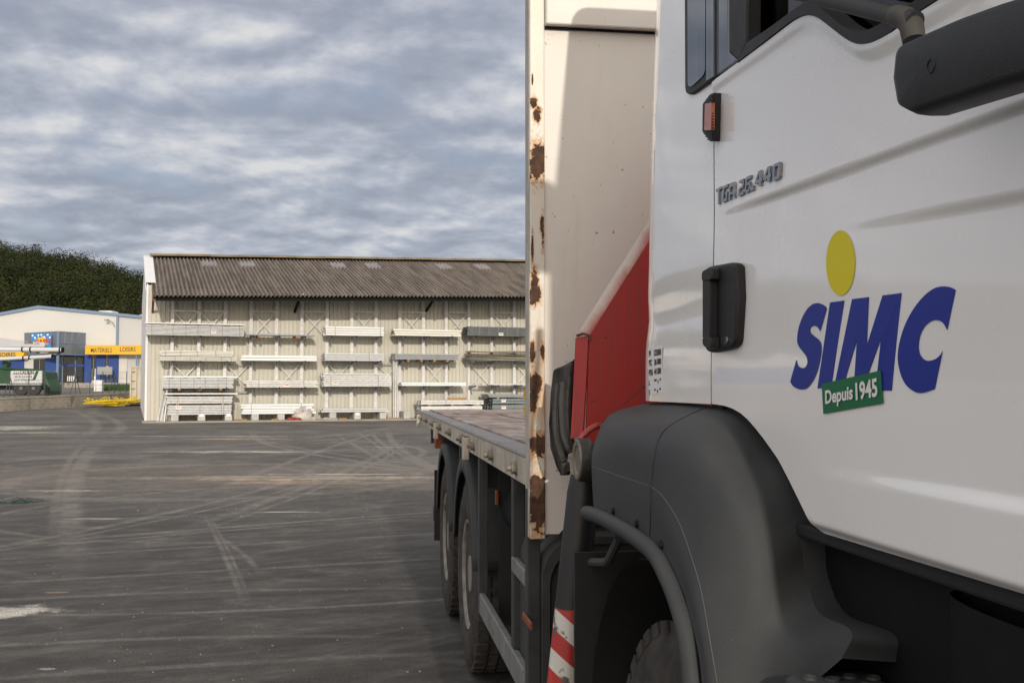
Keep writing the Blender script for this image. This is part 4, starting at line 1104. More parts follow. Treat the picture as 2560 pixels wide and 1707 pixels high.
MB().tube([q0, q0 + d_ * 0.006, q0 + d_ * 0.028, q0 + d_ * 0.044 + Vector((0, 0, -0.006)), q0 + d_ * 0.05 + Vector((0, 0, -0.024))], [0.0118, 0.0130, 0.0135, 0.0140, 0.0130], 16).build('arm_cuff', m_cuff, lorry, smooth=True)

MB().box(0.605, 0.735, 0.86, 0.95, 2.80, 3.12).build('unseen_upper_mirror', m_mirror, lorry, bevel=0.04, segs=3)  # housing out of view, added to break up the shadow edge on the headboard

# ---- headboard
YH = 3.50
g = NG('chipped_cream_paint')
P_ = g.xyz(g.pos)
chipn = g.math('ADD', g.math('MULTIPLY', g.noise(g.pos, 20, 6, 0.65, 1.2), 1.25), g.math('MULTIPLY', g.noise(g.pos, 70, 4, 0.6), 0.55)); rn = g.noise(g.mapping(g.pos, scale=(12, 12, 2.2)), 1.6, 6, 0.6)
cream = g.mix(g.ramp(g.noise(g.pos, 4, 5), 0.35, 0.7), (0.71, 0.685, 0.61), (0.67, 0.635, 0.55))
spots = g.ramp(g.noise(g.pos, 48, 4, 0.55), 0.735, 0.76)
chips = None
for u, v, ru, rv in [(1334, 258, 7, 14), (1345, 292, 8, 16), (1341, 288, 9, 18), (1345, 405, 18, 46), (1355, 565, 5, 22), (1357, 580, 4, 34), (1340, 735, 14, 22), (1336, 720, 9, 40), (1357, 880, 5, 22), (1337, 965, 14, 26), (1333, 990, 8, 34),
                     (1344, 1112, 20, 24), (1352, 1260, 30, 66), (1331, 200, 2, 10), (1331, 620, 3, 30), (1331, 880, 6, 26), (1340, 1200, 14, 12)]:
    p = on_y(u, v, YH); s_ = 745.0
    dx = g.math('DIVIDE', g.math('SUBTRACT', P_[0], p.x), ru / s_); dz = g.math('DIVIDE', g.math('SUBTRACT', P_[2], p.z), rv / s_)
    dd = g.math('SQRT', g.math('ADD', g.math('MULTIPLY', dx, dx), g.math('MULTIPLY', dz, dz)))
    k = g.math('SUBTRACT', g.math('ADD', -0.85, g.math('MULTIPLY', chipn, 2.25)), dd)
    chips = k if chips is None else g.math('MAXIMUM', chips, k)
chipm = g.ramp(chips, 0.04, 0.13); halo = g.ramp(chips, -0.75, 0.10)
halo = g.math('MULTIPLY', halo, g.ramp(rn, 0.30, 0.56))
run = g.math('MULTIPLY', g.ramp(rn, 0.46, 0.66, 0, 0.85), g.ramp(P_[2], 2.3, 1.4, 0.0, 1.0))
c = g.mix(g.math('MAXIMUM', halo, run), cream, (0.52, 0.27, 0.09))
c = g.mix(spots, c, (0.22, 0.12, 0.05))
c = g.mix(chipm, c, g.mix(g.ramp(g.noise(g.pos, 34, 5, 0.7), 0.35, 0.65), (0.045, 0.028, 0.020), (0.115, 0.055, 0.030)))
g.put(c, g.b.inputs['Base Color']); g.put(g.ramp(chipm, 0, 1, 0.42, 0.9), g.b.inputs['Roughness'])
g.bump(g.math('SUBTRACT', g.noise(g.pos, 60, 4), g.math('MULTIPLY', chipm, 0.7)), 0.3, 0.004)
m_post = g.m
g = NG('cream_panel_paint')
cream = g.mix(g.ramp(g.noise(g.pos, 2.2, 5), 0.35, 0.7), (0.74, 0.71, 0.65), (0.69, 0.655, 0.60))
sp_ = g.noise(g.pos, 42, 4, 0.6); P_ = g.xyz(g.pos)
c = g.mix(g.ramp(sp_, 0.69, 0.72), cream, (0.34, 0.23, 0.12))
c = g.mix(g.ramp(g.noise(g.mapping(g.pos, scale=(7, 7, 1.2)), 1.5, 5), 0.58, 0.8, 0, 0.4), c, (0.55, 0.50, 0.42))
g.put(c, g.b.inputs['Base Color']); g.b.inputs['Roughness'].default_value = 0.45
m_panel = g.m
m_side_grey = mat('scuffed_grey_paint', (0.50, 0.48, 0.43), 0.6, var=0.4, vscale=14, base2=(0.34, 0.32, 0.28), dirt=((0.06, 0.045, 0.035), 0.64, 30))
hb = empty('headboard', (1.8, YH, 1.1), None, None); hb.parent = lorry; hb.location = Vector((1.8, YH, 1.1)) - wloc(lorry)
x_in = on_y(1362, 500, YH).x
MB().box(XS + 0.0015, x_in, YH, YH + 0.09, 1.085, 3.35).build('corner_post', m_post, hb, bevel=0.004)
MB().box(XS - 0.001, XS + 0.001, YH + 0.005, YH + 0.086, 1.09, 3.34).build('post_side', m_side_grey, hb)
MB().box(x_in, 3.06, YH + 0.010, YH + 0.03, 1.36, 3.30).build('panel', m_panel, hb)
poly = [(x_in, 1.36), (x_in, 1.10), (x_in + 0.05, 1.10), (x_in + 0.20, 1.26), (x_in + 0.9, 1.26), (x_in + 0.9, 1.36)]
MB().prism([Vector((x, YH + 0.012, z)) for x, z in poly], (0, 0.012, 0)).build('gusset', m_panel, hb)
zb_ = on_y(1366, 62, YH - 0.02).z
MB().box(x_in + 0.001, 3.06, YH - 0.028, YH + 0.009, zb_, 3.30).build('top_beam', m_panel, hb, bevel=0.006)
MB().box(x_in + 0.001, 3.06, YH - 0.004, YH + 0.009, zb_ - 0.006, zb_ - 0.001).build('weld_seam', m_dark, hb)
MB().box(3.06, 3.10, YH, YH + 0.09, 1.085, 3.35).build('corner_post', m_panel, hb)
for zc in (1.5, 1.58):
    p = on_x(1311, 1012 if zc > 1.55 else 985, XS + 0.02)
for v0, v1 in ((977, 998), (1012, 1034)):
    p0, p1 = on_x(1307, v0, XS + 0.01), on_x(1316, v1, XS + 0.01)
    MB().box(XS - 0.004, XS + 0.02, YH + 0.093, YH + 0.115, p1.z, p0.z).build('ratchet_strap', mat('yellow_webbing', (0.62, 0.40, 0.03), 0.7), hb, bevel=0.003)

# ---- red crane pedestal plate between cab and headboard
YR = 3.16
g = NG('red_crane_paint')
st_ = g.noise(g.mapping(g.pos, scale=(30, 30, 1.0)), 1.6, 5, 0.6)
c = g.mix(g.ramp(st_, 0.3, 0.72), (0.40, 0.030, 0.024), (0.30, 0.040, 0.036))
c = g.mix(g.ramp(g.noise(g.pos, 30, 4), 0.7, 0.74), c, (0.10, 0.03, 0.03))
g.put(c, g.b.inputs['Base Color']); g.b.inputs['Roughness'].default_value = 0.42
m_red = g.m
A0, A1 = on_y(1474, 838, YR), on_y(1640, 575, YR)
dgn = (A1 - A0).normalized(); nrm = Vector((-dgn.z, 0, dgn.x))
g = NG('red_overspray')
q = g.N.new('ShaderNodeVectorMath'); q.operation = 'DOT_PRODUCT'; g.put(g.pos, q.inputs[0]); q.inputs[1].default_value = tuple(nrm)
base_d = A0.dot(nrm)
f = g.ramp(g.math('ADD', g.math('SUBTRACT', q.outputs['Value'], base_d), g.math('MULTIPLY', g.math('SUBTRACT', g.noise(g.pos, 14, 5), 0.5), 0.05)), -0.014, 0.036)
c = g.mix(f, (0.40, 0.034, 0.028), (0.71, 0.67, 0.61))
g.put(c, g.b.inputs['Base Color']); g.b.inputs['Roughness'].default_value = 0.45
m_over = g.m
crane = empty('crane_pedestal', (1.4, YR, 1.0), None, None); crane.parent = lorry; crane.location = Vector((1.4, YR, 1.0)) - wloc(lorry)
bl_, far = on_y(1458, 1084, YR), 1.75
far_z = A0.z + (far - A0.x) * dgn.z / dgn.x
MB().prism([Vector((bl_.x, YR, bl_.z - 0.25)), Vector((far, YR, 0.9)), Vector((far, YR, min(far_z, 2.6))), Vector((A0.x + (min(far_z, 2.6) - A0.z) * dgn.x / dgn.z, YR, min(far_z, 2.6))), A0], (0, 0.012, 0)).build('front_plate', m_red, crane)
# sloping top plate folded back to the headboard
lean = Vector((nrm.x * 0.034, 0.006, nrm.z * 0.034))
top_e = Vector((A0.x + (2.6 - A0.z) * dgn.x / dgn.z, YR, 2.6))
MB().grid([[A0, lerp(A0, top_e, 0.5), top_e], [p + lean * 0.5 for p in (A0, lerp(A0, top_e, 0.5), top_e)], [p + lean for p in (A0, lerp(A0, top_e, 0.5), top_e)]]).build('folded_edge', m_over, crane, fix=False)
fl = [(on_y(1472, 839, YR), on_y(1446, 843, YR)), (on_y(1466, 960, YR), on_y(1441, 965, YR)), (on_y(1458, 1086, YR), on_y(1434, 1098, YR))]
MB().grid([[a for a, b in fl], [b + Vector((0, 0.035, 0)) for a, b in fl]]).build('side_flange', m_red, crane, fix=False, solid=0.008)
MB().tube([on_y(1443, 839, YR + .03), on_y(1458, 834, YR), on_y(1474, 838, YR - .004), on_y(1474, 850, YR - .004)], 0.005, 6).build('flange_weld', m_oxide, crane, smooth=True)
MB().box(1.2, 2.4, YR + 0.02, 3.44, 0.95, 1.9).build('pedestal_core', m_red, crane, bevel=0.02)
MB().tube([on_y(1445, 1100, 3.0), on_y(1480, 1075, 3.0), on_y(1560, 1010, 3.0), on_y(1625, 955, 2.9)], 0.0012, 5).build('cable', m_cuff, crane)
arcp = catmull([on_y(u, v, 3.05) for u, v in ((1452, 1098), (1462, 1085), (1480, 1070), (1500, 1064), (1540, 1075))], 4)
MB().tube(arcp, 0.010, 8).build('hose_guard', m_red, crane, smooth=True)
# black flap and hoses hanging beside it
mb = MB(); rws = []
for k, (ul, vl, ur, vr) in enumerate(((1386, 924, 1441, 896), (1384, 932, 1443, 900), (1378, 985, 1440, 960), (1374, 1060, 1436, 1040), (1378, 1120, 1424, 1110), (1394, 1168, 1418, 1160), (1404, 1187, 1424, 1178))):
    a, b = on_y(ul, vl, 3.36), on_y(ur, vr, 3.30)
    rws.append([lerp(a, b, t) + Vector((0, -0.05 * math.sin(math.pi * t) + 0.03 * (k % 2) * math.sin(9 * t), 0)) for t in [i / 10 for i in range(11)]])
mb.grid(rws).build('rubber_flap', m_grime, crane, smooth='all', fix=False, solid=0.006)
for k, (us, m_) in enumerate((([(1408, 955), (1404, 1010), (1408, 1080), (1420, 1115), (1428, 1130)], m_chassis), ([(1425, 940), (1419, 1000), (1421, 1070), (1430, 1110), (1432, 1125)], m_grime), ([(1393, 960), (1388, 1030), (1392, 1100), (1408, 1150)], m_grime))):
    MB().tube(catmull([on_y(u, v, 3.24) for u, v in us], 4), 0.011 + 0.003 * (k == 0), 8).build('hydraulic_hose', m_, crane, smooth=True)
MB().prism([on_y(u, v, 3.2) for u, v in ((1406, 1160), (1424, 1154), (1426, 1178), (1408, 1186))], (0, 0.03, 0)).build('hose_clamp', m_grime, crane, bevel=0.003)
# outrigger tube with its open end, and the striped stabiliser leg
pc = on_x(1446, 1149, 0.575)
MB().lathe([(0.030, 0.20), (0.034, 0.0), (0.056, -0.002), (0.058, 0.004), (0.058, 0.03), (0.048, 0.034), (0.048, 0.9)], pc, (1, 0, 0), 28).build('outrigger_tube', m_grime, crane, smooth=30)
MB().lathe([(0.036, -0.001), (0.040, -0.006), (0.052, -0.006), (0.056, 0.0)], pc, (1, 0, 0), 28).build('tube_ring', mat('worn_ring', (0.24, 0.22, 0.17), 0.5, 0.3, var=0.4, vscale=30), crane, smooth=30)
g = NG('striped_leg_paint')
P_ = g.xyz(g.pos)
w_ = g.math('ADD', g.math('MULTIPLY', P_[2], 8.6), g.math('MULTIPLY', P_[0], 7.5))
stp_ = g.math('FRACT', w_)
redm = g.ramp(stp_, 0.485, 0.515)
cc_ = g.mix(redm, (0.62, 0.60, 0.55), (0.42, 0.035, 0.028))
cc_ = g.mix(g.ramp(g.noise(g.pos, 18, 6), 0.6, 0.66), cc_, (0.12, 0.10, 0.09))
lt = g.noise(g.pos, 10, 4)
blk = g.ramp(g.math('ADD', P_[2], g.math('MULTIPLY', lt, 0.02)), 0.998, 1.004)
cc_ = g.mix(blk, cc_, (0.016, 0.016, 0.017))
g.put(cc_, g.b.inputs['Base Color']); g.b.inputs['Roughness'].default_value = 0.45
l0, l1 = on_y(1462, 1190, 2.86), on_y(1408, 1720, 2.86)
ld = (l1 - l0)
MB().tube([l0, l0 + ld * 0.08, l0 + ld * 1.35], [0.040, 0.045, 0.047], 24).build('stabiliser_leg', g.m, crane, smooth=True)
MB().lathe([(0.0, 0.0), (0.12, 0.0), (0.12, 0.02), (0.03, 0.05)], l0 + ld * 1.36 + Vector((0, 0, -0.05)), (0, 0, 1), 20).build('leg_foot', m_grime, crane, smooth=30)

# ---- truck bed
bed = empty('truck_bed', (1.8, 7, 1.26), None, None); bed.parent = lorry; bed.location = Vector((1.8, 7, 1.26)) - wloc(lorry)
ZT, ZB = 1.370, 1.257
YE = on_x(1046, 1024, XS).y
g = NG('stained_bed_rail')
P_ = g.xyz(g.pos)
c = g.mix(g.ramp(g.noise(g.pos, 5, 6), 0.3, 0.7), (0.52, 0.48, 0.40), (0.37, 0.335, 0.27))
vst = g.noise(g.mapping(g.pos, scale=(14, 14, 1.2)), 1.4, 5, 0.6)
c = g.mix(g.ramp(vst, 0.52, 0.72, 0, 0.85), c, (0.25, 0.15, 0.075))
c = g.mix(g.ramp(g.noise(g.pos, 30, 5), 0.64, 0.70), c, (0.13, 0.08, 0.05))
g.put(c, g.b.inputs['Base Color']); g.b.inputs['Roughness'].default_value = 0.65
g.bump(g.noise(g.pos, 40, 4), 0.35, 0.004); m_rail = g.m
m_bed_edge = mat('worn_steel_edge', (0.22, 0.215, 0.22), 0.55, 0.3, var=0.4, vscale=7, base2=(0.36, 0.33, 0.30), bump=0.3, bscale=50)
rail = MB().box(XS, XS + 0.035, YH + 0.095, YE, ZB, ZT - 0.016).build('side_rail', m_rail, bed, bevel=0.004)
MB().tube([Vector((XS + 0.012, YH + 0.095, ZT - 0.012)), Vector((XS + 0.012, YE, ZT - 0.012))], 0.0135, 10).build('rail_edge', m_bed_edge, rail, smooth=True)
MB().box(XS + 0.026, XS + 0.10, YH + 0.095, YE, ZT - 0.02, ZT - 0.003).build('edge_strip', m_bed_edge, bed, bevel=0.002)
MB().box(3.06, 3.095, YH + 0.095, YE, ZB, ZT - 0.004).build('side_rail', m_rail, bed, bevel=0.004)
MB().box(XS + 0.036, 3.06, YE - 0.035, YE, ZB, ZT - 0.004).build('tail_rail', m_rail, bed, bevel=0.004)
g = NG('worn_bed_boards')
wg = g.noise(g.mapping(g.pos, scale=(8, 0.6, 8)), 2.2, 7, 0.65, 0.3); wb = g.noise(g.pos, 1.3, 6, 0.6)
c = g.mix(g.ramp(wg, 0.34, 0.66), (0.19, 0.125, 0.092), (0.40, 0.33, 0.28))
c = g.mix(g.ramp(wb, 0.46, 0.68, 0, 0.75), c, (0.50, 0.47, 0.44))
c = g.mix(g.ramp(g.noise(g.pos, 2.7, 5), 0.56, 0.7, 0, 0.7), c, (0.20, 0.12, 0.085))
g.put(c, g.b.inputs['Base Color']); g.b.inputs['Roughness'].default_value = 0.8
g.bump(wg, 0.4, 0.006); m_deck = g.m
ys = [YH + 0.10, 4.72, 6.75, 8.75, YE - 0.04]
xs = [XS + 0.102, 1.12, 1.62, 2.12, 2.62, 3.056]
for y0, y1 in zip(ys, ys[1:]):
    for x0, x1 in zip(xs, xs[1:]):
        zj = random.uniform(-0.005, 0.004)
        n_ = 8; rws = []
        for i in range(n_ + 1):
            rws.append([Vector((lerp(x0 + 0.006, x1 - 0.006, j / 4), lerp(y0 + 0.014, y1 - 0.014, i / n_) + 0.006 * math.sin(7 * j + x0 * 9) * (i in (0, n_)), ZT - 0.004 + zj + random.uniform(-0.0025, 0.0025))) for j in range(5)])
        MB().grid(rws).build('bed_board', m_deck, bed, fix=False, solid=0.02)
MB().box(XS + 0.04, 3.055, YH + 0.1, YE - 0.04, ZB + 0.02, ZT - 0.04).build('bed_floor', m_dark, bed)
for u, v in ((1054.5, 1043.6), (1068, 1049.8), (1085, 1059), (1103, 1067.5), (1126.5, 1080), (1157, 1097), (1186, 1114), (1232, 1137), (1291, 1169)):
    p = on_x(u, v, XS)
    bolt = MB().lathe([(0.0, -0.040), (0.011, -0.038), (0.012, -0.020), (0.023, -0.020), (0.023, -0.004), (0.031, -0.004), (0.031, 0.002)], (XS, p.y, p.z), (1, 0, 0), 6 if False else 12).build('rail_bolt', mat('rusty_bolt', (0.17, 0.13, 0.10), 0.6, 0.4, var=0.5, vscale=40, base2=(0.32, 0.30, 0.26)), bed, smooth=30)
for u in (1172, 1095, 1050):
    y = on_x(u, 1060, XS).y
    mb = MB(); mb.box(XS - 0.034, XS - 0.001, y - 0.045, y + 0.045, 1.215, ZT - 0.035)
    pk = mb.build('stake_pocket', m_rail, bed, bevel=0.006)
    MB().box(XS - 0.028, XS - 0.006, y - 0.036, y + 0.036, ZT - 0.036, ZT - 0.032).build('pocket_mouth', m_dark, pk)
for y in (4.2, 5.2, 6.6, 8.0, 9.4):
    MB().box(XS + 0.05, 3.05, y - 0.04, y + 0.04, 1.10, ZB + 0.015).build('cross_bearer', m_chassis, bed)

# ---- chassis, side guard, tank
for x in (1.40, 2.15):
    MB().box(x, x + 0.08, 0.6, 10.2, 0.80, 1.08).build('chassis_rail', m_dark, lorry)
guard = empty('side_guard', (XS, 4.4, 0.5), None, None); guard.parent = lorry; guard.location = Vector((XS, 4.4, 0.5)) - wloc(lorry)
yA, yB, yC = on_x(1195, 1300, XS).y, on_x(1274, 1300, XS).y, on_x(1317, 1500, XS).y
MB().box(XS + 0.004, XS + 0.034, yC - 0.02, yA, 0.500, 0.602).build('guard_rail', m_guard, guard, bevel=0.006)
MB().box(XS + 0.006, XS + 0.032, yC, yB, 0.895, 0.952).build('guard_rail', m_guard, guard, bevel=0.006)
for y, z0, x0 in ((yA, 0.50, 0.002), (yB, 0.603, 0.010), (yC, 0.30, -0.002)):
    MB().box(XS + x0, XS + x0 + 0.045, y - 0.03, y + 0.03, z0, ZB - 0.004).build('guard_post', m_chassis, guard, bevel=0.004)
p0, p1 = on_x(1310, 1528, XS - 0.006), on_x(1330, 1575, XS - 0.006)
MB().box(XS - 0.012, XS - 0.003, min(p0.y, p1.y), max(p0.y, p1.y), p1.z, p0.z).build('reflector', m_amber_d, guard, bevel=0.003)
tank = MB(); rws = []
def rrect(x0, x1, z0, z1, r, n=6):
    out = []
    for cx0, cz0, a0 in ((x1 - r, z1 - r, 0), (x0 + r, z1 - r, 90), (x0 + r, z0 + r, 180), (x1 - r, z0 + r, 270)):
        for k in range(n + 1):
            a = R(a0 + 90 * k / n); out.append((cx0 + r * math.cos(a), cz0 + r * math.sin(a)))
    return out
for y, ins in ((3.56, 0.08), (3.555, 0.05), (3.53, 0.04), (3.53, 0.015), (3.55, 0.0), (3.66, 0.0), (3.665, 0.012), (3.68, 0.012), (3.685, 0.0), (4.05, 0.0), (4.06, 0.03)):
    o_ = rrect(0.600 + ins, 1.30 - ins, 0.42 + ins, 1.10 - ins, 0.14)
    rws.append([Vector((x, y, z)) for x, z in o_ + [o_[0]]])
tank.grid(rws)
tank.add([p for p in rws[0][:-1]], [tuple(range(len(rws[0]) - 1))])
tank.build('fuel_tank', m_chassis, lorry, smooth=35)
MB().box(0.75, 1.30, 4.10, 5.0, 0.45, 1.15).build('battery_box', m_dark, lorry, bevel=0.02)
MB().box(0.66, 1.25, 5.02, 5.035, 0.45, 1.22).build('mudflap', m_black, lorry)
MB().box(0.640, 0.655, 5.00, 5.03, on_x(1215, 1250, 0.62).z, on_x(1215, 1215, 0.62).z).build('reflector', m_amber_d, lorry, bevel=0.003)
MB().lathe([(0.0, 0.0), (0.12, 0.01), (0.13, 0.03), (0.13, 0.9), (0.12, 0.92), (0, 0.93)], (0.80, 4.1, 1.02), (0, 1, 0), 20).build('air_tank', m_dark, lorry, smooth=30)

# ---- wheels
def wheel(name, x0, y, zc, r, width, face, parent):
    """x0 = outer side; tyre (> tread blocks), rim"""
    w = empty(name, (x0, y, 0), None, None); w.parent = parent; w.location = Vector((x0, y, 0)) - wloc(parent)
    pr = [(0.30, 0.035), (0.33, 0.012), (0.40, 0.0), (r - 0.085, 0.004), (r - 0.045, 0.014), (r - 0.02, 0.030), (r - 0.012, 0.045), (r - 0.012, width - 0.045), (r - 0.03, width - 0.02), (0.40, width), (0.30, width - 0.03)]
    t = MB().lathe(pr, (x0, y, zc), (1, 0, 0), 56).build('tyre', m_tyre, w, smooth=30)
    mb = MB()
    nb = 44
    for k in range(nb):
        a0, a1 = 2 * math.pi * k / nb, 2 * math.pi * (k + 0.68) / nb
        for xa, xb, sh in ((0.022, 0.085, 0.0), (0.095, width / 2 - 0.006, 0.35), (width / 2 + 0.006, width - 0.095, 0.1), (width - 0.085, width - 0.022, 0.45)):
            s_ = 2 * math.pi * sh / nb
            ps = []
            for an in (a0 + s_, a1 + s_):
                for rr in (r - 0.03, r):
                    for xx in (xa, xb):
                        ps.append(Vector((x0 + xx, y + rr * math.cos(an), zc + rr * math.sin(an))))
            mb.add(ps, [(0, 1, 3, 2), (4, 6, 7, 5), (2, 3, 7, 6), (0, 4, 5, 1), (0, 2, 6, 4), (1, 5, 7, 3)])
    mb.build('tread', m_tyre, t, kind='stuff')
    if face == 'rear':
        pf = [(0.0, 0.03), (0.10, 0.03), (0.11, 0.06), (0.15, 0.11), (0.20, 0.145), (0.255, 0.12), (0.275, 0.05), (0.288, 0.022), (0.305, 0.016), (0.306, 0.03)]
    else:
        pf = [(0.0, -0.02), (0.10, -0.02), (0.11, 0.02), (0.20, 0.03), (0.26, 0.08), (0.285, 0.03), (0.303, 0.016), (0.306, 0.03)]
    rm = MB().lathe(pf, (x0, y, zc), (1, 0, 0), 48).build('rim', m_rim, w, smooth=30)
    for k in range(10):
        an = 2 * math.pi * k / 10
        MB().lathe([(0.0, -0.035), (0.012, -0.033), (0.016, -0.02), (0.016, 0.0)], (x0 + (0.135 if face == 'rear' else 0.03), y + 0.168 * math.cos(an), zc + 0.168 * math.sin(an)), (1, 0, 0), 6).build('wheel_nut', m_rim, rm)
    return w
y1, y2 = on_x(1163, 1441, 0.585).y, on_x(1111.5, 1355, 0.585).y
wr = wheel('rear_wheel', 0.580, y1, 0.542, 0.540, 0.30, 'rear', lorry)
wi = clone_tree(wr, (0.34, 0, 0)); wr2 = clone_tree(wr, (0, y2 - y1, 0)); wi2 = clone_tree(wr, (0.34, y2 - y1, 0))
for dx in (1.86, 2.20):
    for dy in (0, y2 - y1): clone_tree(wr, (dx - 0.02, dy, 0))
wheel('front_wheel', 0.630, 2.08, 0.555, 0.555, 0.32, 'front', lorry)
for y in (y1, y2, 2.08):
    MB().tube([Vector((0.75, y, 0.54)), Vector((3.0, y, 0.54))], 0.09, 12).build('axle', m_dark, lorry, smooth=True)
# ---- rear mudguards
for y in (y1, y2):
    rws, fl, fl2 = [], [], []
    for k in range(25):
        an = R(10 + 160 * k / 24)
        rad = 0.640
        yy, zz2 = y + rad * math.cos(an), 0.555 + rad * math.sin(an) * 1.0
        rws.append([Vector((x, yy, zz2)) for x in (0.572, 0.60, 1.22)])
        fl.append([Vector((0.572, y + q_ * math.cos(an), 0.555 + q_ * math.sin(an))) for q_ in (0.565, 0.60, 0.640)])
    mg = MB().grid(rws).build('rear_mudguard', m_plastic, lorry, smooth='all', fix=False, solid=0.008)
    MB().grid(fl).build('guard_flange', m_plastic, mg, smooth='all', fix=False, solid=0.008)
pm = on_x(1088, 1102, XS - 0.002)
MB().box(XS - 0.006, XS + 0.05, pm.y - 0.06, pm.y + 0.06, pm.z - 0.055, pm.z + 0.05).build('tail_marker', m_amber_d, lorry, bevel=0.006)
pm = on_x(1082, 1290, XS)
MB().box(XS + 0.0, XS + 0.6, y2 + 0.78, y2 + 0.80, 0.40, 0.95).build('mudflap', m_black, lorry)
MB().box(XS + 0.02, 3.05, y2 + 1.15, y2 + 1.25, 0.50, 0.62).build('rear_bumper_bar', m_chassis, lorry, bevel=0.01)

# ================================================================== beyond the yard, left of the warehouse
m_wall = mat('rendered_wall', (0.34, 0.31, 0.26), 0.95, var=0.35, vscale=1.2, bump=0.4, bscale=30, stretch=(1, 1, 0.3), dirt=((0.16, 0.135, 0.11), 0.57, 1.4))
wa, wb = lvl((0 - 1280) / F * 56, 56), lvl((345 - 1280) / F * 66.5, 66.5)
wd = (wb - wa).normalized()
WL = Frame(wa, wd, Vector((wd.y, -wd.x, 0)) if (Vector((wd.y, -wd.x, 0))).dot(-wa) > 0 else Vector((-wd.y, wd.x, 0)))
wlen = (wb - wa).length
def wall_base(t):
    p = WL.P(t, 0, 0); return ground_h(p.dot(RT), p.dot(FW))
def wall_top(t):
    return 1.04 + 0.17 * t / 7.4
rw = empty('retaining_wall', WL.P(wlen / 2, 0, 0.2), 'stained low concrete block wall below the forecourt fence', 'wall')
blk = {}
nb = int((wlen + 2.5) / 0.6)
for k in range(-4, nb):
    for c_ in range(4):
        t0 = k * 0.6 + (0.3 if c_ % 2 else 0)
        hgt = (wall_top(t0 + 0.3) - 0.10 - wall_base(t0 + 0.3) + 0.1) / 4
        z0 = wall_base(t0 + 0.3) - 0.1 + c_ * hgt
        MB().fbox(WL, t0 + 0.006, t0 + 0.594, -0.2, random.uniform(-0.004, 0.004), z0 + 0.004, z0 + hgt - 0.004).build('block', m_wall, rw)
MB().ob(WL.P(-2.6, -0.24, wall_top(-2.6) - 0.095), wd * (wlen + 4.5) + Vector((0, 0, wall_top(wlen + 1.9) - wall_top(-2.6))), WL.eb * 0.28, (0, 0, 0.10)).build('coping', m_wall, rw)
MB().ob(WL.P(-40, -0.2, -0.1), wd * 37.3, WL.eb * 0.198, (0, 0, 1.05)).build('wall_run', m_wall, rw)
MB().ob(WL.P(-2.6, -0.19, -0.1), wd * (wlen + 4.4), WL.eb * 0.15, (0, 0, 1.0)).build('wall_core', m_wall, rw)

# forecourt terrace rising to the shop
def terr(a, Z):
    return interp([(40, 0.93), (56, 0.98), (64, 1.05), (72, 1.22), (96, 1.58), (140, 1.9), (260, 4)], Z)
rows = []
for i in range(36):
    t = -60 + i * 4.0
    rows.append([Vector((q.x, q.y, terr(q.dot(RT), q.dot(FW)))) for q in (WL.P(t, -0.15 - j * 3.0, 0) for j in range(34))])
m_fore = mat('forecourt_tarmac', (0.17, 0.155, 0.14), 0.95, var=0.3, vscale=0.5, bump=0.3)
MB().grid(rows).build('forecourt', m_fore, smooth='all', kind='structure')

# fence on the wall
m_post_g = mat('green_grey_post', (0.05, 0.07, 0.065), 0.6)
fence = empty('wire_fence', WL.P(5, -0.1, 1.1), 'thin dark wire fence with braced posts on the low block wall', 'fence')
def tw(u):
    best = min((abs((lambda q: 1280 + F * q.dot(RT) / q.dot(FW))(WL.P(t / 20, -0.1, 0)) - u), t / 20) for t in range(-120, 300))
    return best[1]
posts = [(-60, 0), (25, 1), (73, 0), (114, 0), (153.5, 0), (190, 1), (225.5, 0), (258, 0), (288, 1), (318, 0)]
tps = []
for u, brace in posts:
    t = tw(u); zt = wall_top(t); tps.append(t)
    MB().tube([WL.P(t, -0.1, zt - 0.1), WL.P(t, -0.1, zt + 1.35)], 0.026, 6).build('post', m_post_g, fence)
    if brace:
        for s in (-1, 1):
            MB().tube([WL.P(t, -0.1, zt + 1.15), WL.P(t + s * (tw(u + 14) - t) * 1.0, -0.1, zt)], 0.022, 6).build('brace', m_post_g, fence)
m_wire = mat('fence_wire', (0.10, 0.11, 0.11), 0.6)
for h in (0.1, 0.5, 0.9, 1.3):
    MB().tube([WL.P(t, -0.1, wall_top(t) + h) for t in (tps[0], tps[3], tps[6], tps[-1])], 0.006, 4).build('wire', m_wire, fence)
mb = MB()
tt = tps[0]
while tt < tps[-1]:
    mb.ob(WL.P(tt, -0.101, wall_top(tt) + 0.02), wd * 0.004, WL.eb * 0.004, (0, 0, 1.28)); tt += 0.11
mb.build('mesh_wires', m_wire, fence, kind='stuff')

# ---- the shop
SF = Frame(lvl(0, 98), RT, -FW)
def s_(u, v, b=0.0): return SF.un(u, v, b)
m_shopw = mat('white_profiled_sheet', (0.62, 0.615, 0.59), 0.5, var=0.06, vscale=0.3)
m_shopg = mat('grey_white_sheet', (0.52, 0.525, 0.53), 0.5, var=0.06, vscale=0.3)
m_shopb = mat('blue_sheet', (0.018, 0.065, 0.30), 0.5, var=0.15, vscale=1)
m_trimb = mat('blue_grey_trim', (0.17, 0.25, 0.36), 0.5)
m_sign = mat('yellow_sign', (0.75, 0.42, 0.015), 0.5)
m_shopgl = mat('shop_glass', (0.012, 0.018, 0.02), 0.12, spec=0.6)
m_canop = mat('grey_glazed_canopy', (0.14, 0.165, 0.20), 0.2, spec=0.7)
m_frame = mat('canopy_frame', (0.16, 0.24, 0.36), 0.4, 0.2)
shop = empty('shop', SF.P(-36, 2, 1.6), 'white gabled shop with blue entrance walls and yellow sign bands', 'shop')
def S3(pts, b): return [SF.P(*s_(u, v, b)[:1], b, s_(u, v, b)[1]) for u, v in pts]
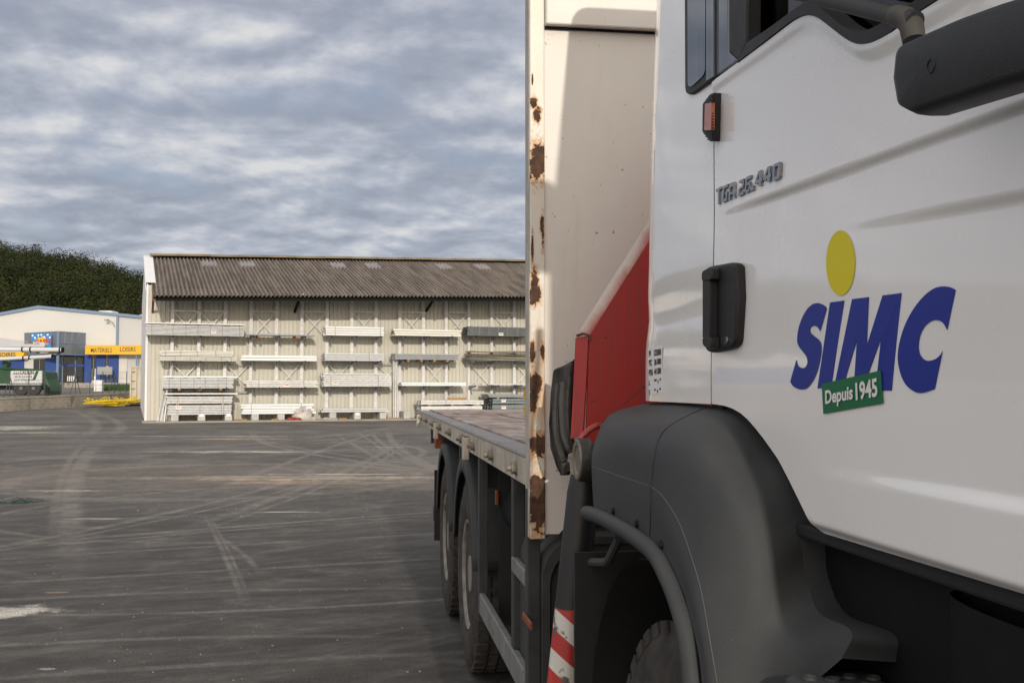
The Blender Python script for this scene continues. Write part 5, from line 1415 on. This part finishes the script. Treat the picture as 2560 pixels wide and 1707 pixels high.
MB().prism(S3([(-400, 858), (-400, 862), (-400, 967), (294, 967), (294, 790), (95, 772), (-400, 862)][1:], 0.0), SF.eb * -12).build('front_wall', m_shopw, shop)
MB().prism(S3([(294.5, 957), (420, 957), (420, 803), (294.5, 790.5)], -0.05), SF.eb * -11).build('side_wall', m_shopg, shop)
for p, q in (((-400, 861), (95, 771)), ((95, 771), (420, 802))):
    a, b = S3([p, q], 0.15)
    MB().ob(a, b - a, SF.eb * -0.35, (0, 0, 0.28)).build('eave_trim', m_trimb, shop)
a, b, c3, d = S3([(-400, 861), (95, 771)], -0.1) + S3([(95, 771), (420, 802)], -0.1)
MB().add([a, b, b + SF.eb * -25, a + SF.eb * -25, d, d + SF.eb * -25], [(0, 1, 2, 3), (1, 4, 5, 2)]).build('roof', m_shopg, shop)
MB().fbox(SF, s_(292, 800)[0], s_(297, 800)[0], 0.01, 0.15, s_(294, 862)[1], s_(294, 792)[1]).build('downpipe', m_trimb, shop)
for u0, u1, v0, v1 in ((-400, 60, 882, 957), (115, 147, 885, 957), (213, 229, 886, 957), (242, 264, 886, 957), (273, 296, 886, 957)):
    a0, z1 = s_(u0, v0); a1, z0 = s_(u1, v1)
    MB().fbox(SF, a0, a1, 0.02, 0.12, z0, z1).build('blue_panel', m_shopb, shop)
for u0, u1, v0, v1 in ((229, 242, 888, 920), (264, 273, 888, 914), (231, 236, 920, 950), (264, 274, 940, 957), (30, 60, 905, 930), (85, 115, 898, 957)):
    a0, z1 = s_(u0, v0); a1, z0 = s_(u1, v1)
    w = MB().fbox(SF, a0, a1, 0.03, 0.09, z0, z1).build('window', m_shopgl, shop)
    MB().fbox(SF, (a0 + a1) / 2 - 0.03, (a0 + a1) / 2 + 0.03, 0.092, 0.12, z0, z1).build('mullion', mat('olive_mullion', (0.25, 0.22, 0.15), 0.6), w)
a0, z1 = s_(147, 888); a1, z0 = s_(211, 957)
ent = MB().fbox(SF, a0, a1, 0.02, 0.06, z0, z1).build('entrance_glazing', m_shopgl, shop)
for u in (158, 190): MB().fbox(SF, s_(u, 900)[0] - 0.04, s_(u, 900)[0] + 0.04, 0.062, 0.12, z0, z1).build('mullion', m_trimb, ent)
MB().fbox(SF, a0, a1, 0.063, 0.13, s_(170, 916)[1], s_(170, 911)[1]).build('transom', m_shopb, ent)
for u in (172, 177, 182, 187, 192): MB().fbox(SF, s_(u, 945)[0], s_(u + 2.6, 945)[0], 0.3, 0.36, s_(u, 953)[1], s_(u, 940)[1]).build('trolley_bar', m_white_steel, ent)
a0, z1 = s_(213, 863, 1.2); a1, z0 = s_(430, 886, 1.2)
sg = MB().fbox(SF, a0, a1, 0.6, 1.2, z0, z1).build('sign_band', m_sign, shop)
def stext(string, u0, v0, u1, v1, b, m, parent, bold=0.02):
    (x0, zb0), (x1, zt0) = s_(u0, v1, b), s_(u1, v0, b)
    return text_on(string, [SF.P(x0, b, zb0), SF.P(x1, b, zb0), SF.P(x1, b, zt0), SF.P(x0, b, zt0)], m, parent, bold=bold)
m_sink = mat('sign_brown_black', (0.03, 0.025, 0.025), 0.5)
stext('MATÉRIELS', 227, 867, 280, 881, 1.205, m_sink, sg, 0.008)
stext('LOISIRS', 300, 867.5, 339, 878.5, 1.205, m_sink, sg, 0.008)
a0, z1 = s_(-60, 880, 1.2); a1, z0 = s_(60, 893, 1.2)
sg2 = MB().fbox(SF, a0, a1, 0.6, 1.2, z0, z1).build('sign_band', m_sign, shop)
stext('ACCESSOIRES', -44, 881, 39, 892, 1.205, m_sink, sg2)
# corner canopy of grey glazing with thin frame
cl_, cm, cr_ = s_(60, 858, 0.1)[0], s_(145, 858, 3.0)[0], s_(214, 858, 0.1)[0]
def cz(u, v, b): return s_(u, v, b)[1]
zt_, zb2 = cz(145, 829, 3.0), cz(145, 886, 3.0)
can = empty('glazed_canopy', SF.P(cm, 1, zb2), None, None); can.parent = shop; can.location = SF.P(cm, 1, zb2) - wloc(shop)
for (a0, b0), (a1, b1), n_ in (((cl_, 0.1), (cm, 3.0), 5), ((cm, 3.0), (cr_, 0.1), 4)):
    for i in range(n_):
        for j in range(2):
            A_, B_ = SF.P(lerp(a0, a1, i / n_), lerp(b0, b1, i / n_), 0), SF.P(lerp(a0, a1, (i + 1) / n_), lerp(b0, b1, (i + 1) / n_), 0)
            z0, z1 = lerp(zb2, zt_, j / 2) + 0.03, lerp(zb2, zt_, (j + 1) / 2) - 0.03
            d_ = (B_ - A_)
            MB().ob(A_ + d_ * 0.03 + Vector((0, 0, z0)) - Vector((0, 0, A_.z)), d_ * 0.94, Vector((-d_.y, d_.x, 0)).normalized() * 0.03, (0, 0, z1 - z0)).build('pane', m_canop, can)
    A_, B_ = SF.P(a0, b0, 0), SF.P(a1, b1, 0)
    for z in (zb2, (zb2 + zt_) / 2, zt_):
        MB().tube([A_ + Vector((0, 0, z)), B_ + Vector((0, 0, z))], 0.05, 4).build('frame_rail', m_frame, can)
MB().tube([SF.P(cm, 3.0, s_(145, 957, 3)[1]), SF.P(cm, 3.0, zt_ + 0.05)], 0.13, 8).build('canopy_column', m_frame, can)
# banner: blue comic panel
a0, z1 = s_(78, 833, 3.2); a1, z0 = s_(127, 870, 3.2)
ban = MB().fbox(SF, a0, a1, 3.1, 3.15, z0, z1).build('banner', mat('banner_blue', (0.02, 0.22, 0.55), 0.6), shop)
cxb, czb = (a0 + a1) / 2, lerp(z0, z1, 0.38)
pts = []
for k in range(22):
    r_ = (1.0 if k % 2 else 0.66) * 0.95
    pts.append(SF.P(cxb + r_ * math.cos(2 * math.pi * k / 22) * (a1 - a0) * 0.42, 3.152, czb + r_ * math.sin(2 * math.pi * k / 22) * 0.62))
MB().prism(pts, SF.eb * 0.01).build('burst', m_sign, ban)
text_on('CASH', [SF.P(x, 3.17, z) for x, z in ((a0 + .25, czb - .22), (a1 - .05, czb - .15), (a1 - .05, czb + .35), (a0 + .25, czb + .25))], mat('banner_red', (0.45, 0.02, 0.03), 0.6), ban, bold=0.06)
for fx, fz in ((.06, .85), (.35, .88), (.5, .9), (.82, .9), (.18, .7), (.93, .72), (.64, .75)):
    MB().lathe([(0.0, 0.0), (0.09, 0.0)], SF.P(lerp(a0, a1, fx), 3.153, lerp(z0, z1, fz)), tuple(SF.eb), 8).build('drop', m_wht, ban)
# roof vents, wall lamp, plinth, white door
for u0, u1, v0, v1 in ((242, 280, 776, 790), (345, 362, 786, 800)):
    a0, z1 = s_(u0, v0, -6); a1, z0 = s_(u1, v1, -6)
    MB().fbox(SF, a0, a1, -8, -6, z0 - 0.5, z1).build('roof_vent', m_shopw, shop, bevel=0.2)
p = [SF.P(s_(u, v, 0.4)[0], 0.4 * k, s_(u, v, 0.4)[1]) for (u, v), k in (((283, 817), 0), ((281, 806), 0.8), ((276, 801), 2.0))]
MB().tube(p, 0.035, 6).build('lamp_arm', m_galvd, shop)
MB().fbox(SF, s_(270, 800)[0], s_(278, 800)[0], 0.5, 0.9, s_(272, 803)[1], s_(272, 799)[1]).build('lamp_head', m_galvd, shop)
MB().fbox(SF, s_(-400, 960)[0], s_(300, 960)[0], -0.5, 1.0, 1.2, s_(100, 957)[1]).build('plinth', m_concrete, shop)
MB().fbox(SF, s_(298, 900)[0], s_(318, 900)[0], 0.0, 0.05, s_(300, 957)[1], s_(300, 890)[1]).build('white_door', m_shopw, shop)
MB().fbox(SF, s_(297, 960)[0], s_(430, 960)[0], -0.5, 2.0, 1.2, s_(300, 957)[1]).build('plinth', m_concrete, shop)
MB().fbox(SF, s_(340, 900, 1)[0], s_(343, 900, 1)[0], 0.95, 1.05, s_(340, 957)[1], s_(340, 886)[1]).build('canopy_column', m_frame, shop)
a0, z1 = s_(243, 917, 1.5); a1, z0 = s_(279, 936, 1.5)
cs_ = MB().fbox(SF, a0, a1, 1.3, 1.5, z0, z1).build('notice_case', mat('notice_case_grey', (0.32, 0.33, 0.30), 0.3), shop)
for u in (248, 276): MB().fbox(SF, s_(u, 950, 1.4)[0], s_(u, 950, 1.4)[0] + 0.08, 1.35, 1.45, 1.5, z0).build('case_leg', m_post_g, shop)

# ---- white drum, bollard, grass strip
D0 = 78
def drum():
    p = at(248.5, 970, D0); z0 = terr(0, D0)
    r_ = (258 - 239) / 2 / F * D0; h = (977 - 949) / F * D0
    return MB().lathe([(0, 0), (r_, 0), (r_, h * .3), (r_ * 1.03, h * .32), (r_, h * .34), (r_, h * .64), (r_ * 1.03, h * .66), (r_, h * .68), (r_, h), (0, h)], (p.x, p.y, z0), (0, 0, 1), 20)
drum().build('drum', m_white_steel, smooth=30, label='white drum standing on the forecourt behind the fence', cat='drum')
p = at(236.5, 970, D0)
MB().lathe([(0, 0), (0.055, 0), (0.055, 1.10), (0.04, 1.13), (0, 1.13)], (p.x, p.y, terr(0, D0)), (0, 0, 1), 10).build('bollard_post', m_white_steel, smooth=30, label='slim white post left of the white drum', cat='post')
mb = MB(); rnd = random.Random(4)
for i in range(2600):
    u = rnd.uniform(258, 345); Z = rnd.uniform(80, 92)
    q = at(u, 968, Z); z = terr(0, Z); h = rnd.uniform(0.15, 0.5); a = rnd.uniform(0, 6.28)
    mb.add([(q.x - .06 * math.cos(a), q.y - .06 * math.sin(a), z), (q.x + .06 * math.cos(a), q.y + .06 * math.sin(a), z), (q.x + rnd.uniform(-.1, .1), q.y, z + h)], [(0, 1, 2)])
mb.build('grass', mat('rough_grass', (0.06, 0.12, 0.025), 0.8, var=0.5, vscale=3), kind='stuff', label='strip of rough green grass before the shop', cat='grass', fix=False)

# ---- white steel container half hidden by the warehouse
ZC = 64.0
CF_ = Frame(lvl(0, ZC), RT, -FW)
a0 = CF_.un(325.5, 960)[0]; a1 = a0 + 2.4; zt = CF_.un(330, 915)[1]; zb0 = 0.5
cont = empty('container', CF_.P(a0 + 1.2, -1.5, zb0), 'dirty white steel container half hidden behind the warehouse corner', 'container')
m_cont = mat('dirty_cream_steel', (0.62, 0.57, 0.47), 0.6, var=0.2, vscale=1.5, dirt=((0.30, 0.20, 0.12), 0.62, 2.0))
MB().fbox(CF_, a0 + 0.05, a1, -3.0, -0.03, zb0 + 0.35, zt - 0.05).build('body', m_cont, cont)
for a in (a0, a0 + 0.32, a1 - 0.1): MB().fbox(CF_, a, a + 0.09, -0.028, 0.06, zb0 + 0.1, zt).build('corner_post', m_cont, cont)
for z in (zt - 0.12, zb0 + 0.30): MB().fbox(CF_, a0 + 0.0, a1, -0.027, 0.04, z, z + 0.1).build('rim', m_cont, cont)
for k, v in enumerate((930, 953, 972)): MB().fbox(CF_, a0 + 0.1, a0 + 0.33, 0.061, 0.08, CF_.un(330, v)[1], CF_.un(330, v)[1] + 0.03).build('hinge_rod', m_oxide, cont)
for a in (a0, a1 - 0.3): MB().fbox(CF_, a, a + 0.3, -2.8, 0.0, zb0 - 0.1, zb0 + 0.1).build('skid', m_oxide, cont)

# ---- pile of yellow barriers
m_yb = mat('yellow_barrier_paint', (0.72, 0.52, 0.02), 0.5, var=0.2, vscale=4)
rnd = random.Random(11)
for k in range(16):
    t = k / 15
    u = 209 + 100 * t + rnd.uniform(-4, 4)
    Z = 60.8 + 2.6 * t
    q = at(u, 1000, Z); gz = ground_h(q.dot(RT), q.dot(FW))
    yaw = rnd.uniform(-0.25, 0.35) - TH; L_ = rnd.uniform(1.2, 2.0) * (0.75 if t > .85 else 1); zoff = 0.06 + rnd.uniform(0, 0.36) * (1 - 0.4 * t)
    dx_ = Vector((math.cos(yaw), math.sin(yaw), rnd.uniform(-0.10, 0.12))); dy_ = Vector((-math.sin(yaw), math.cos(yaw), 0)).normalized()
    o0 = Vector((q.x, q.y, gz + zoff + max(0, -dx_.z * L_)))
    mb = MB(); r_ = 0.033 if k < 12 else 0.022
    h_ = 0.75
    loop = [o0, o0 + dx_ * L_, o0 + dx_ * L_ + dy_ * h_, o0 + dy_ * h_, o0]
    mb.tube(loop, r_, 6)
    root = mb.build('yellow_barrier', m_yb, label=['leftmost', 'second', 'third', 'fourth', 'fifth', 'sixth', 'seventh', 'eighth', 'ninth', 'tenth', 'eleventh', 'twelfth', 'thirteenth', 'fourteenth', 'fifteenth', 'rightmost'][k] + ' yellow tubular barrier, counted from the left, in the pile below the block wall', cat='barrier', group='yellow barriers piled by the wall', smooth=True)
    for j in range(3):
        f_ = (j + 1) / 4
        MB().tube([o0 + dx_ * L_ * f_, o0 + dx_ * L_ * f_ + dy_ * h_], r_ * 0.7, 6).build('bar', m_yb, root)
    for f_ in (0.08, 0.9):
        MB().tube([o0 + dx_ * L_ * f_, o0 + dx_ * L_ * f_ + Vector((0.02, -0.05, 0.16)), o0 + dx_ * L_ * f_ + Vector((-0.10, -0.08, 0.20))], r_, 6).build('foot', m_yb, root, smooth=True)

# ---- concrete pump lorry behind the wall
ZP = 66.0
PF = Frame(lvl(0, ZP), RT, -FW)
def pu(u, v, b=0.0): return PF.un(u, v, b)
m_pg = mat('pump_green', (0.016, 0.075, 0.022), 0.45, var=0.3, vscale=1.5)
m_pw = mat('pump_white', (0.62, 0.63, 0.64), 0.45, var=0.1, vscale=1)
m_boom = mat('boom_grey', (0.50, 0.51, 0.53), 0.45, var=0.15, vscale=0.8)
pump = empty('concrete_pump_lorry', PF.P(pu(50, 980)[0], -1, terr(0, ZP)), 'green concrete pump lorry with folded grey boom behind the block wall', 'lorry')
gz = terr(0, ZP)
a0, z1 = pu(26, 927); a1, z0 = pu(104, 958)
pn = MB().fbox(PF, a0, a1, -2.2, 0.0, z0, z1).build('side_panel', m_pw, pump, bevel=0.03)
def ptext(string, u0, v0, u1, v1, b, m, parent, bold=0.02):
    (x0, zb0), (x1, zt0) = pu(u0, v1, b), pu(u1, v0, b)
    return text_on(string, [PF.P(x0, b, zb0), PF.P(x1, b, zb0), PF.P(x1, b, zt0), PF.P(x0, b, zt0)], m, parent, bold=bold)
ptext('S.E.E.', 34, 930.5, 50, 936, 0.006, m_sink, pn, 0.03); ptext('LAURIN', 51, 927.5, 85, 936, 0.006, m_sink, pn, 0.03)
ptext('04.42.34.41.96', 37, 939.5, 80, 943.5, 0.006, m_sink, pn, 0.03); ptext('13127 VITROLLES', 36, 947, 82, 951.5, 0.006, m_sink, pn, 0.02)
MB().prism([PF.P(pu(u, v)[0], 0.003, pu(u, v)[1]) for u, v in ((81, 950), (90, 927.5), (97, 927.5), (88, 950))], PF.eb * 0.004).build('green_stripe', m_pg, pn)
MB().fbox(PF, pu(-60, 958)[0], a0 - 0.02, -2.2, 0.02, pu(0, 962)[1], pu(0, 926)[1]).build('green_body', m_pg, pump, bevel=0.05)
MB().fbox(PF, pu(-60, 960)[0], a1, -2.1, 0.03, pu(0, 962)[1] - 0.02, pu(0, 958)[1] - 0.02).build('side_rail', m_galvd, pump)
MB().tube([PF.P(pu(-60, 920)[0], -0.3, pu(-60, 918)[1]), PF.P(pu(104, 925)[0], -0.3, pu(104, 926)[1])], 0.09, 10).build('green_pipe', m_pg, pump, smooth=True)
MB().prism([PF.P(pu(u, v)[0], -0.1, pu(u, v)[1]) for u, v in ((104, 926), (112, 930), (114, 948), (122, 964), (124, 978), (118, 989), (106, 989))], PF.eb * -1.8).build('hopper', m_pg, pump, bevel=0.08)
MB().prism([PF.P(pu(u, v)[0], -0.05, pu(u, v)[1]) for u, v in ((112, 960), (122, 966), (125, 980), (119, 990), (112, 990))], PF.eb * 0.06).build('hopper_grime', m_dark, pump)
MB().fbox(PF, pu(-60, 975)[0], pu(104, 975)[0], -1.6, -0.5, gz + 0.35, pu(0, 963)[1]).build('chassis', m_dark, pump)
for u in (51, 82, -30):
    x = pu(u, 978)[0]; r_ = 0.47
    w = MB().lathe([(0.24, 0.06), (0.30, 0.0), (r_ - .06, 0.0), (r_, 0.05), (r_, 0.28), (0.24, 0.3)], PF.P(x, -0.02, gz + r_), tuple(-PF.eb), 28).build('wheel', m_tyre, pump, smooth=30)
    MB().lathe([(0.0, 0.06), (0.1, 0.04), (0.12, 0.1), (0.23, 0.10), (0.245, 0.05)], PF.P(x, -0.02, gz + r_), tuple(-PF.eb), 20).build('rim', m_dark_grey, w, smooth=30)
    fl = [PF.P(x + 0.56 * math.cos(R(q)), 0.0, gz + r_ + 0.56 * math.sin(R(q))) for q in range(10, 171, 10)]
    MB().grid([fl, [p - PF.eb * 0.35 for p in fl]]).build('wheel_guard', m_black, pump, smooth='all', fix=False, solid=0.02)
bm_ = MB().prism([PF.P(pu(u, v)[0], 0.2, pu(u, v)[1]) for u, v in ((-80, 838), (0, 844.5), (60, 852), (113, 856), (116, 862), (114, 868), (0, 868), (-80, 868))], PF.eb * -0.5).build('boom_section', m_boom, pump, bevel=0.03)
ptext('SCHWING', 61, 852.5, 83, 860, 0.206, m_sink, bm_, 0.05); ptext('S36X', 86, 854, 99, 862, 0.206, m_dark_grey, bm_, 0.0)
for (u0, v0), (u1, v1), r_, nm in (((-80, 873), (163, 875), 0.14, 'upper'), ((-80, 902), (139, 891), 0.11, 'lower')):
    q0, q1 = PF.P(pu(u0, v0)[0], 0.35, pu(u0, v0)[1]), PF.P(pu(u1, v1)[0], 0.35, pu(u1, v1)[1])
    pp = MB().tube([q0, q1], r_, 12).build('concrete_pipe', m_pw, pump, smooth=True)
    for u in ((62, 82, 155, 161) if nm == 'upper' else (2, 64, 79, 136)):
        t = (u - u0) / (u1 - u0); c0 = lerp(q0, q1, t)
        MB().tube([c0, c0 + RT * 0.08], r_ * 1.25, 12).build('pipe_clamp', m_dark, pp, smooth=True)
MB().prism([PF.P(pu(u, v)[0], 0.1, pu(u, v)[1]) for u, v in ((84, 878), (150, 876), (152, 880), (143, 886), (136, 889), (120, 888), (100, 886))], PF.eb * -0.4).build('boom_joint', m_dark_grey, pump, bevel=0.02)
MB().tube([PF.P(pu(u, v)[0], 0.2, pu(u, v)[1]) for u, v in ((104, 881), (124, 881))], 0.07, 8).build('joint_ram', m_pw, pump)
MB().prism([PF.P(pu(u, v)[0], -0.3, pu(u, v)[1]) for u, v in ((0, 905), (8, 900), (14, 905), (8, 925), (0, 925))], PF.eb * -0.5).build('boom_rest', m_pg, pump)

# ---- wooded hill
sky_l = [(-1600, 585), (-900, 520), (-500, 545), (-200, 580), (0, 610), (25, 615), (80, 621), (100, 630), (170, 636), (215, 640), (240, 655), (290, 668), (355, 688), (500, 700), (800, 760), (1400, 850)]
def hill_z(u, Z):
    top = 1.6 + (968 - interp(sky_l, u)) / F * 360 - 8.0
    t = min(1.15, max(0, (Z - 128) / (360 - 128)))
    return lerp(2.5, top, t if t <= 1 else 1 - (t - 1) * 1.5)
rows = []
for j in range(30):
    Z = 126 + j * 9.5
    rows.append([lvl((u - 1280) / F * Z, Z, hill_z(u, Z)) for u in range(-1700, 1500, 40)])
m_hill = mat('hill_undergrowth', (0.022, 0.030, 0.012), 0.95, var=0.5, vscale=0.1)
MB().grid(rows).build('hill', m_hill, smooth='all', kind='structure')
g = NG('pine_foliage')
tn = g.N.new('ShaderNodeAttribute'); tn.attribute_name = 'tint'
c = g.mix(tn.outputs['Fac'], (0.009, 0.017, 0.006), (0.038, 0.044, 0.014))
c = g.mix(g.ramp(g.noise(g.pos, 1.3, 3), 0.45, 0.7, 0, 0.4), c, (0.060, 0.062, 0.020))
g.put(c, g.b.inputs['Base Color']); g.b.inputs['Roughness'].default_value = 0.85; g.b.inputs['Specular IOR Level'].default_value = 0.15
rnd = random.Random(21)
mb_v, mb_f, mb_c = [], [], []
def leaf_tree(base, h, r_, nleaf, sz):
    cz_ = base.z + h * 0.62
    tint = rnd.uniform(0.0, 1.0)
    lobes = [(Vector((rnd.uniform(-.5, .5) * r_, rnd.uniform(-.5, .5) * r_, rnd.uniform(-.25, .4) * h)), rnd.uniform(0.45, 0.75)) for _ in range(6)]
    for i in range(nleaf):
        lo, lr = lobes[i % 6]
        d = Vector((rnd.gauss(0, 1), rnd.gauss(0, 1), rnd.gauss(0, 1))).normalized()
        rr = lr * rnd.uniform(0.75, 1.0)
        p = Vector((base.x, base.y, cz_)) + lo + Vector((d.x * r_ * rr, d.y * r_ * rr, d.z * h * 0.36 * rr))
        n_ = (d * 1.5 + Vector((rnd.uniform(-.6, .6), rnd.uniform(-.6, .6), rnd.uniform(-.2, .9)))).normalized()
        t = n_.cross(Vector((0, 0, 1)))
        t = t.normalized() if t.length > 0.01 else Vector((1, 0, 0))
        b = n_.cross(t); s = sz * rnd.uniform(0.6, 1.3)
        k = len(mb_v)
        mb_v.extend([tuple(p - t * s), tuple(p + b * s * 0.8), tuple(p + t * s), tuple(p - b * s * 0.7)])
        mb_f.append((k, k + 1, k + 2, k + 3)); mb_c.append(tint)
for i in range(700):
    u = rnd.uniform(-120, 420); Z = 128 + 245 * math.sqrt(rnd.random())
    z = hill_z(u, Z)
    h = rnd.uniform(5.0, 10.5); leaf_tree(lvl((u - 1280) / F * Z, Z, z - 1.2), h, h * rnd.uniform(0.26, 0.40), 330, 0.22)
for i in range(1200):
    u = rnd.uniform(-1650, -120); Z = 128 + 245 * math.sqrt(rnd.random())
    h = rnd.uniform(5, 9); leaf_tree(lvl((u - 1280) / F * Z, Z, hill_z(u, Z) - 0.6), h, h * 0.5, 90, 0.55)
me = bpy.data.meshes.new('pine_forest'); me.from_pydata(mb_v, [], mb_f); me.materials.append(g.m)
at_ = me.attributes.new('tint', 'FLOAT', 'FACE'); at_.data.foreach_set('value', mb_c)
o = bpy.data.objects.new('pine_forest', me); col.objects.link(o)
tag(o, 'dense dark green pine wood covering the hill behind the shop', 'forest', kind='stuff')

# ---- loose things on the yard
m_stone = mat('pale_pebble', (0.30, 0.28, 0.25), 0.9, var=0.4, vscale=3)
mb = MB(); rnd = random.Random(31)
for i in range(230):
    u, v = rnd.uniform(0, 1060), 1090 + 610 * rnd.random() ** 1.5
    p = on_z(u, v, 0)
    if p.x > 0.4: continue
    s = rnd.uniform(0.003, 0.008) * (1 if v > 1300 else 1.8)
    d = [Vector((s * rnd.uniform(.7, 1.3), 0, 0)), Vector((0, s * rnd.uniform(.7, 1.3), 0)), Vector((0, 0, s * rnd.uniform(.6, 1)))]
    mb.add([p - d[0], p + d[0], p - d[1], p + d[1], p + d[2]], [(0, 3, 4), (3, 1, 4), (1, 2, 4), (2, 0, 4)])
mb.build('pebbles', m_stone, kind='stuff', fix=False, label='pale grit scattered over the asphalt', cat='grit')
c0 = on_z(42, 1256, 0); rnd = random.Random(5)
mb = MB()
for k in range(26):
    a = rnd.uniform(0, 6.28); L_ = rnd.uniform(0.08, 0.26); q = c0 + Vector((rnd.uniform(-.22, .22), rnd.uniform(-.1, .1), 0))
    mb.tube([q, q + Vector((math.cos(a) * L_ * .5, math.sin(a) * L_ * .5, rnd.uniform(.01, .07))), q + Vector((math.cos(a) * L_, math.sin(a) * L_, 0.004))], 0.004, 4)
mb.build('net_scrap', mat('green_netting', (0.02, 0.06, 0.045), 0.7), label='tangled scrap of dark green netting on the asphalt', cat='net scrap', kind='stuff')
